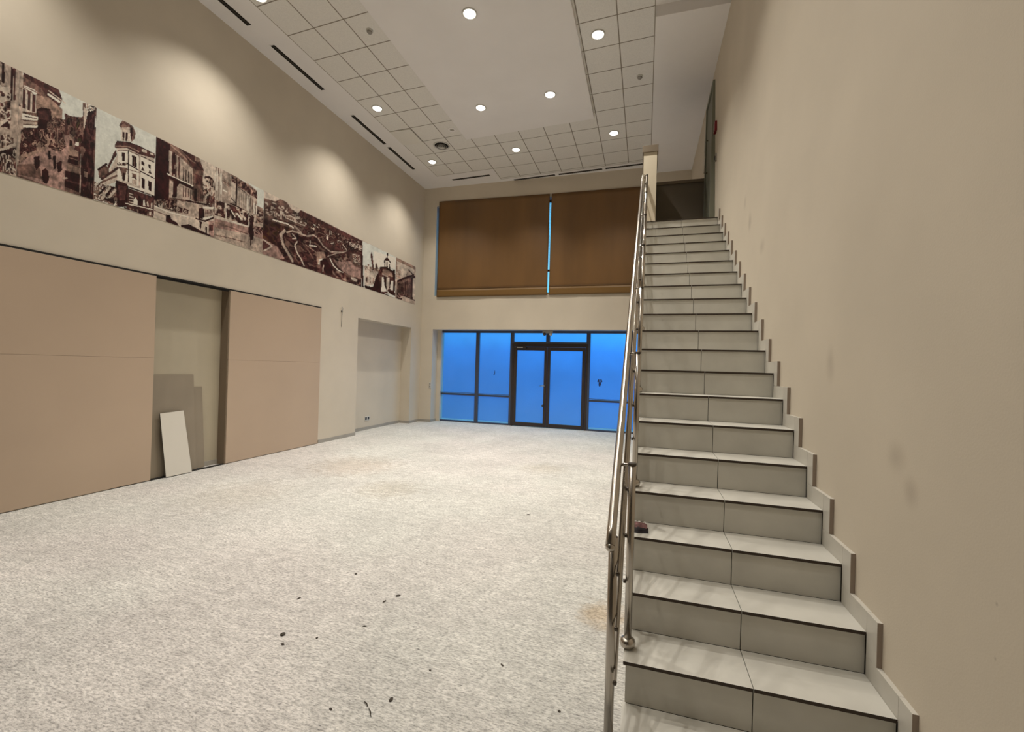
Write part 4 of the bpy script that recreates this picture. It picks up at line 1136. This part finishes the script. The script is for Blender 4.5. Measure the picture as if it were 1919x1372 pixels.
# D: long civic building with a tram
paint('photo_print', 'sepia photograph of a dark columned building with an old tram in front', 290, 402, (280, 240), 6.535, G_, [
    ('p', S_, [(380, 100), (915, 100), (915, 700), (600, 600)]), ('p', L_, [(500, 330), (800, 450), (800, 620), (600, 620)]),
    ('p', B_, [(75, 105), (560, 330), (660, 500), (660, 900), (300, 900), (60, 860)]),
    ('p', K, [(75, 105), (255, 200), (225, 1000), (55, 880)]),
    ('l', T_, .01, [(270, 220), (400, 330), (540, 470)]), ('p', M_, [(370, 250), (540, 330), (620, 400), (665, 520), (560, 520), (470, 400)]), ('l', T_, .006, [(380, 270), (500, 390), (560, 430)]),
    ('p', T_, [(555, 345), (620, 370), (610, 420), (560, 400)]), ('l', K, .006, [(580, 430), (660, 520)]),
    ('p', G_, [(235, 270), (380, 360), (530, 500), (530, 720), (400, 640), (240, 560)]),
    ('w', M_, (262, 290), (380, 370), (262, 570), (380, 630), 3, .45), ('w', K, (400, 470), (525, 570), (400, 640), (525, 705), 4, .40),
    ('l', K, .012, [(300, 300), (300, 560)]), ('l', L_, .006, [(262, 290), (262, 560)]),
    ('p', B_, [(535, 500), (660, 560), (660, 740), (540, 720)]), ('p', M_, [(560, 560), (640, 590), (640, 700), (565, 690)]),
    ('p', K, [(200, 560), (540, 720), (540, 760), (200, 600)]), ('l', W_, .008, [(215, 560), (380, 640), (530, 710)]),
    ('p', G_, [(245, 640), (390, 690), (520, 750), (520, 890), (330, 860), (240, 850)]), ('p', K, [(290, 640), (380, 660), (340, 720), (335, 850), (280, 850)]),
    ('w', M_, (400, 710), (520, 760), (400, 840), (520, 880), 4, .45), ('p', K, [(545, 740), (580, 740), (580, 900), (540, 900)]),
    ('w', M_, (590, 760), (680, 800), (590, 900), (680, 920), 4, .4),
    ('n', [B_, L_, G_, K, T_], (4, 6), [(650, 580), (800, 620), (800, 860), (660, 780)]), ('p', K, [(670, 590), (740, 590), (780, 630), (690, 610)]),
    ('n', [K, M_, B_, K, L_], (4, 6), [(670, 790), (915, 900), (915, 1080), (800, 1050), (700, 930)]),
    ('p', L_, [(800, 460), (915, 520), (915, 900), (810, 850)]), ('w', B_, (800, 470), (915, 530), (805, 800), (915, 880), 5, .35),
    ('n', [K, M_, T_, K, L_], (3, 5), [(60, 870), (330, 880), (340, 1030), (60, 960)]),
    ('l', G_, .012, [(330, 850), (480, 860), (620, 960)]), ('p', G_, [(340, 880), (620, 970), (600, 1080), (330, 1030)]), ('n', [K, M_, G_, K], (3, 5), [(340, 960), (480, 1000), (470, 1050), (340, 1030)]),
    ('l', K, .012, [(450, 890), (700, 940), (720, 900)]),
    ('p', L_, [(50, 950), (330, 1040), (560, 1100), (800, 1100), (915, 1130), (915, 1360), (50, 1110)]),
    ('p', P_, [(720, 1140), (915, 1120), (915, 1400), (730, 1330)]), ('l', W_, .008, [(50, 950), (240, 1030), (470, 1090)]),
    ('p', K, [(600, 990), (640, 970), (670, 1000), (670, 1110), (600, 1110)]), ('p', G_, [(670, 985), (780, 985), (785, 1080), (670, 1110)]), ('w', M_, (680, 1005), (770, 1005), (680, 1060), (770, 1050), 5, .55),
    ('p', W_, [(650, 960), (790, 970), (780, 995), (660, 985)]), ('p', W_, [(650, 1100), (775, 1075), (770, 1105), (670, 1125)]), ('l', K, .012, [(570, 1110), (680, 1140), (780, 1100)]),
    ('p', K, [(610, 1140), (640, 1150), (635, 1210), (625, 1245), (612, 1210)]), ('p', K, [(685, 1200), (705, 1215), (705, 1310), (685, 1300)]), ('p', M_, [(725, 1180), (780, 1185), (775, 1265), (725, 1250)]),
    ('p', K, [(200, 1060), (250, 1070), (270, 1120), (340, 1160), (360, 1210), (200, 1150)]), ('p', K, [(380, 1190), (480, 1175), (600, 1240), (780, 1330), (700, 1330), (400, 1230)]),
    ('l', B_, .006, [(60, 1010), (200, 1070)]),
], (.0068, .007), 4, *TB(290, 402))
# E: pale street with a lone walker
paint('photo_print', 'sepia photograph of a pale street with one dark walker in the roadway', 402, 493, (395, 300), 7.62, G_, [
    ('p', S_, [(50, 0), (760, 300), (760, 720), (600, 600)]), ('p', S_, [(620, 380), (745, 420), (745, 690), (650, 650)]),
    ('p', L_, [(55, 90), (160, 130), (160, 620), (55, 560)]), ('w', B_, (60, 90), (160, 135), (60, 200), (160, 260), 3, .35), ('w', G_, (60, 200), (160, 260), (60, 560), (160, 600), 3, .5), ('l', W_, .01, [(90, 160), (85, 430)]), ('l', W_, .01, [(145, 200), (145, 480)]),
    ('p', G_, [(165, 130), (285, 200), (280, 650), (165, 600)]), ('w', T_, (175, 260), (275, 330), (175, 330), (275, 400), 2, .5), ('l', W_, .010, [(180, 430), (225, 455)]), ('l', B_, .005, [(168, 290), (280, 370)]),
    ('p', L_, [(285, 320), (350, 350), (350, 620), (285, 590)]), ('p', M_, [(290, 205), (370, 240), (370, 350), (300, 300)]), ('n', [K, T_, M_], (3, 3), [(285, 200), (380, 240), (370, 340), (290, 290)]),
    ('p', G_, [(375, 250), (500, 320), (500, 720), (365, 650)]), ('l', K, .012, [(370, 270), (358, 650)]), ('w', L_, (375, 420), (495, 490), (375, 640), (495, 700), 4, .35), ('l', K, .006, [(380, 380), (500, 470)]),
    ('p', G_, [(505, 310), (660, 440), (655, 770), (500, 730)]), ('n', [K, M_, T_, B_], (3, 4), [(370, 250), (660, 440), (660, 560), (380, 370)]),
    ('w', W_, (505, 500), (560, 530), (505, 720), (555, 730), 2, .4), ('w', W_, (600, 600), (665, 640), (600, 760), (665, 780), 2, .4), ('w', B_, (540, 530), (660, 600), (540, 740), (650, 770), 3, .3),
    ('l', K, .010, [(280, 620), (360, 655), (500, 730)]), ('l', K, .009, [(290, 545), (360, 620)]),
    ('p', T_, [(660, 650), (740, 690), (740, 880), (650, 860)]), ('n', [K, T_, M_, G_], (3, 4), [(660, 700), (745, 730), (745, 900), (640, 900)]),
    ('n', [K, M_, K, T_, L_, K], (4, 7), [(50, 560), (280, 640), (540, 740), (620, 820), (600, 960), (320, 880), (50, 780)]),
    ('p', W_, [(355, 755), (385, 760), (460, 860), (425, 850)]), ('p', W_, [(460, 790), (480, 810), (495, 860), (480, 860)]), ('l', W_, .010, [(290, 720), (345, 810)]), ('l', W_, .007, [(215, 620), (215, 840)]), ('l', L_, .008, [(55, 640), (70, 760)]),
    ('l', W_, .007, [(545, 700), (540, 950)]),
    ('p', L_, [(40, 780), (320, 870), (540, 940), (760, 1000), (760, 1360), (40, 1120)]),
    ('p', P_, [(50, 830), (300, 900), (530, 960), (760, 1100), (760, 1330), (40, 1110)]), ('p', G_, [(40, 960), (540, 1060), (760, 1140), (760, 1340), (40, 1110)]),
    ('l', B_, .010, [(150, 920), (330, 980), (530, 1060)]), ('l', B_, .007, [(60, 1070), (200, 1100), (330, 1130), (480, 1170)]), ('l', T_, .010, [(60, 890), (200, 930)]), ('l', W_, .008, [(320, 880), (540, 960)]),
    ('n', [K, M_, P_, B_], (3, 4), [(600, 940), (740, 960), (760, 1090), (630, 1050)]),
    ('p', K, [(535, 960), (575, 925), (610, 970), (615, 1060), (600, 1140), (555, 1140), (550, 1060), (530, 1030)]), ('l', K, .011, [(568, 1140), (568, 1210)]),
    ('p', K, [(500, 780), (525, 770), (525, 920), (505, 900)]), ('p', K, [(560, 800), (600, 810), (600, 920), (560, 900)]),
], (.0085, .008), 5, *TB(402, 493))
# F: wide view over a square
paint('photo_print', 'widest sepia photograph, a view over a dark park and curving roads', 493, 678, (485, 345), 6.86, M_, [
    ('p', L_, [(55, 90), (1330, 730), (1330, 600), (55, 0)]), 
    ('p', B_, [(60, 180), (200, 220), (400, 300), (520, 420), (700, 560), (500, 620), (250, 520), (60, 440)]), ('p', B_, [(230, 215), (270, 195), (330, 205), (385, 270), (390, 300), (300, 270)]),
    ('p', L_, [(50, 60), (240, 150), (540, 330), (500, 378), (400, 305), (385, 270), (330, 205), (270, 195), (230, 215), (200, 220), (60, 180)]),
    ('n', [T_, L_, B_, M_, G_], (6, 4), [(80, 230), (240, 240), (520, 400), (560, 500), (250, 430), (90, 380)]), ('w', M_, (170, 350), (460, 450), (170, 400), (460, 500), 10, .4), ('l', L_, .02, [(285, 350), (285, 440)]),
    ('l', W_, .012, [(180, 460), (360, 510), (440, 560)]), ('l', G_, .015, [(100, 370), (140, 400)]), ('l', L_, .01, [(470, 390), (470, 500)]), ('l', L_, .008, [(350, 440), (600, 540)]), ('l', K, .01, [(190, 440), (420, 510), (540, 560)]),
    ('n', [K, M_, K, B_, K, (58, 30, 28), L_], (5, 4), [(500, 370), (900, 590), (1330, 760), (1330, 880), (1100, 860), (750, 700), (560, 600), (600, 520)]),
    ('p', T_, [(530, 430), (560, 440), (555, 475), (525, 465)]), ('p', L_, [(870, 670), (890, 675), (890, 720), (870, 715)]), ('l', L_, .012, [(915, 600), (910, 650)]), ('l', L_, .01, [(935, 610), (935, 650)]), ('l', W_, .012, [(705, 520), (720, 535)]), ('l', W_, .010, [(745, 545), (755, 555)]),
    ('n', [K, K, (60, 38, 20), M_, K], (6, 5), [(50, 450), (220, 500), (460, 590), (330, 620), (250, 760), (170, 800), (50, 690)]),
    ('p', P_, [(45, 700), (230, 800), (330, 960), (200, 960), (45, 900)]), ('p', M_, [(45, 700), (150, 790), (50, 870)]), ('l', L_, .010, [(60, 860), (170, 800), (50, 710)]),
    ('n', [K, M_, K, B_], (10, 5), [(250, 600), (700, 640), (900, 880), (760, 1120), (540, 1060), (330, 960), (230, 780)]),
    ('l', G_, .028, [(330, 600), (280, 650), (310, 780), (400, 930), (430, 990)]), ('l', B_, .012, [(330, 680), (380, 830), (510, 1010)]),
    ('l', G_, .016, [(360, 620), (430, 600), (540, 640), (620, 670), (700, 655), (740, 680)]), ('l', L_, .014, [(490, 740), (460, 790), (490, 880), (540, 960), (580, 1050)]), ('l', L_, .010, [(430, 640), (480, 700), (430, 700)]),
    ('l', B_, .014, [(560, 760), (640, 860), (700, 960)]), ('l', T_, .009, [(600, 780), (740, 880)]), ('l', W_, .013, [(650, 790), (740, 800)]), ('l', W_, .008, [(655, 730), (655, 790)]), ('l', M_, .012, [(530, 820), (640, 1000), (760, 1080)]),
    ('l', G_, .014, [(760, 700), (830, 800), (920, 870), (1080, 880)]), ('l', G_, .010, [(880, 930), (1000, 890), (1080, 880), (1130, 860)]), ('l', L_, .010, [(1080, 780), (1130, 850)]), ('l', G_, .016, [(460, 540), (540, 620)]),
    ('p', T_, [(750, 870), (840, 870), (860, 960), (800, 970), (750, 1040), (740, 940)]), ('l', W_, .016, [(770, 1030), (775, 980), (810, 965)]), ('p', K, [(790, 990), (850, 950), (940, 1080), (940, 1170), (860, 1140), (800, 1060)]), ('l', G_, .014, [(830, 1050), (820, 1120)]),
    ('n', [B_, K, M_, T_], (4, 4), [(900, 920), (1130, 900), (1180, 960), (1060, 1010), (930, 960)]),
    ('p', P_, [(1050, 1000), (1180, 990), (1330, 1100), (1330, 1230), (1180, 1180), (1080, 1120), (990, 1030), (960, 970)]), ('p', B_, [(1180, 880), (1330, 920), (1330, 1090), (1230, 1060), (1160, 960)]), ('n', [T_, M_, L_, B_], (3, 3), [(1200, 890), (1300, 920), (1290, 1040), (1220, 1000)]),
    ('l', W_, .014, [(915, 960), (960, 1050), (1020, 1110), (1080, 1140)]), ('l', K, .012, [(1140, 790), (1230, 840), (1330, 880)]), ('n', [T_, M_, L_, K], (3, 3), [(1110, 730), (1330, 790), (1330, 860), (1150, 790)]),
    ('n', [K, M_, B_, T_], (5, 3), [(940, 1090), (1330, 1230), (1330, 1320), (960, 1190)]), ('p', L_, [(1180, 1190), (1270, 1230), (1250, 1260), (1180, 1220)]), ('p', K, [(1310, 900), (1345, 900), (1345, 1330), (1315, 1320)]), ('p', K, [(1265, 1230), (1285, 1230), (1285, 1290), (1265, 1285)]),
], (.0145, .0115), 6, *TB(493, 678))
# G: small domed church
paint('photo_print', 'sepia photograph of a small domed church with a slim spire behind', 678, 741, (665, 440), 9.8, S_, [
    ('p', L_, [(130, 110), (750, 400), (750, 250), (130, 0)]), ('p', W_, [(340, 300), (740, 420), (740, 640), (640, 600), (440, 640), (340, 560)]),
    ('p', L_, [(170, 560), (440, 620), (400, 900), (180, 950)]), ('n', [L_, T_, G_, L_], (3, 3), [(180, 560), (440, 640), (430, 700), (180, 680)]), ('w', T_, (200, 760), (360, 800), (200, 880), (360, 900), 3, .35), ('p', K, [(205, 780), (222, 780), (222, 880), (205, 870)]),
    ('p', M_, [(285, 380), (303, 310), (325, 390), (340, 560), (345, 650), (325, 650)]), ('p', B_, [(375, 540), (390, 510), (430, 620), (370, 650)]), ('p', B_, [(235, 540), (255, 530), (265, 570), (235, 570)]),
    ('p', K, [(535, 470), (570, 420), (610, 430), (670, 520), (660, 530), (610, 480)]), ('p', K, [(535, 470), (560, 480), (560, 600), (540, 600)]), ('p', K, [(575, 490), (600, 500), (600, 610), (575, 600)]), ('p', K, [(625, 540), (645, 540), (645, 640), (625, 625)]), ('l', K, .012, [(598, 430), (600, 380)]), ('l', K, .035, [(600, 360), (600, 366)]),
    ('p', M_, [(460, 600), (560, 595), (700, 670), (740, 740), (720, 1100), (480, 1060), (380, 1030), (400, 760)]), ('l', K, .02, [(465, 605), (570, 600), (720, 690)]), ('p', T_, [(510, 640), (600, 640), (690, 720), (700, 780), (620, 760), (500, 720)]), ('l', G_, .015, [(500, 720), (600, 770)]),
    ('p', K, [(390, 760), (430, 700), (450, 850), (480, 1050), (400, 1020), (330, 960)]), ('p', B_, [(450, 760), (500, 740), (500, 860), (460, 850)]),
    ('p', W_, [(497, 780), (522, 770), (545, 950), (590, 1040), (480, 1050)]), ('p', K, [(530, 770), (575, 790), (580, 1010), (545, 940)]), ('p', L_, [(580, 790), (635, 780), (630, 940), (600, 1040), (580, 960)]), ('p', K, [(640, 800), (660, 810), (640, 960), (620, 1020)]), ('p', W_, [(665, 840), (705, 850), (700, 1000), (690, 1030), (640, 1000)]), ('p', K, [(700, 640), (735, 640), (745, 900), (720, 1100), (700, 1000)]),
    ('l', K, .02, [(500, 640), (470, 700)]), ('p', K, [(180, 930), (330, 960), (480, 1040), (670, 1140), (500, 1090), (180, 990)]), ('p', K, [(600, 1010), (760, 1080), (760, 1130), (620, 1090)]), ('l', W_, .015, [(600, 1050), (640, 1090), (680, 1140)]),
    ('p', K, [(115, 100), (135, 100), (160, 960), (120, 950)]), ('l', W_, .02, [(285, 930), (290, 945)]),
], (.022, .012), 7, *TB(678, 741))
# H: last one, arcade in perspective
paint('photo_print', 'sepia photograph at the far end of the row showing a gabled arcade', 741, 778, (665, 440), 9.8, G_, [
    ('p', L_, [(770, 450), (1080, 600), (1080, 700), (880, 780), (770, 780)]), ('p', T_, [(750, 420), (1105, 580), (1105, 640), (750, 470)]), ('p', T_, [(750, 420), (775, 430), (775, 800), (750, 800)]), ('n', [G_, T_, L_], (3, 3), [(770, 640), (850, 660), (830, 800), (760, 800)]),
    ('p', G_, [(950, 700), (985, 650), (1090, 750), (980, 780), (930, 770)]), ('l', K, .03, [(780, 860), (930, 790), (1080, 740)]), ('l', K, .02, [(985, 645), (1100, 770)]), ('p', K, [(1060, 740), (1110, 770), (1100, 810), (1050, 790)]),
    ('p', B_, [(770, 880), (1060, 760), (1060, 1170), (900, 1120), (760, 1090)]), ('w', K, (790, 890), (1050, 800), (790, 1080), (1050, 1160), 7, .45), ('w', T_, (830, 880), (1040, 790), (830, 900), (1040, 820), 6, .3), ('p', K, [(835, 950), (880, 960), (875, 1050), (840, 1040)]), ('p', K, [(1020, 800), (1060, 790), (1060, 1180), (1020, 1160)]),
    ('p', L_, [(1065, 800), (1110, 800), (1110, 1200), (1065, 1180)]), ('n', [M_, B_, P_, K], (4, 3), [(760, 1060), (900, 1100), (860, 1180), (760, 1150)]), ('p', G_, [(870, 1130), (1105, 1210), (1105, 1280), (760, 1170)]), ('l', K, .015, [(880, 1110), (1000, 1160), (1105, 1210)]), ('l', K, .02, [(770, 1165), (860, 1180)]),
], (.030, .012), 8, *TB(741, 778))
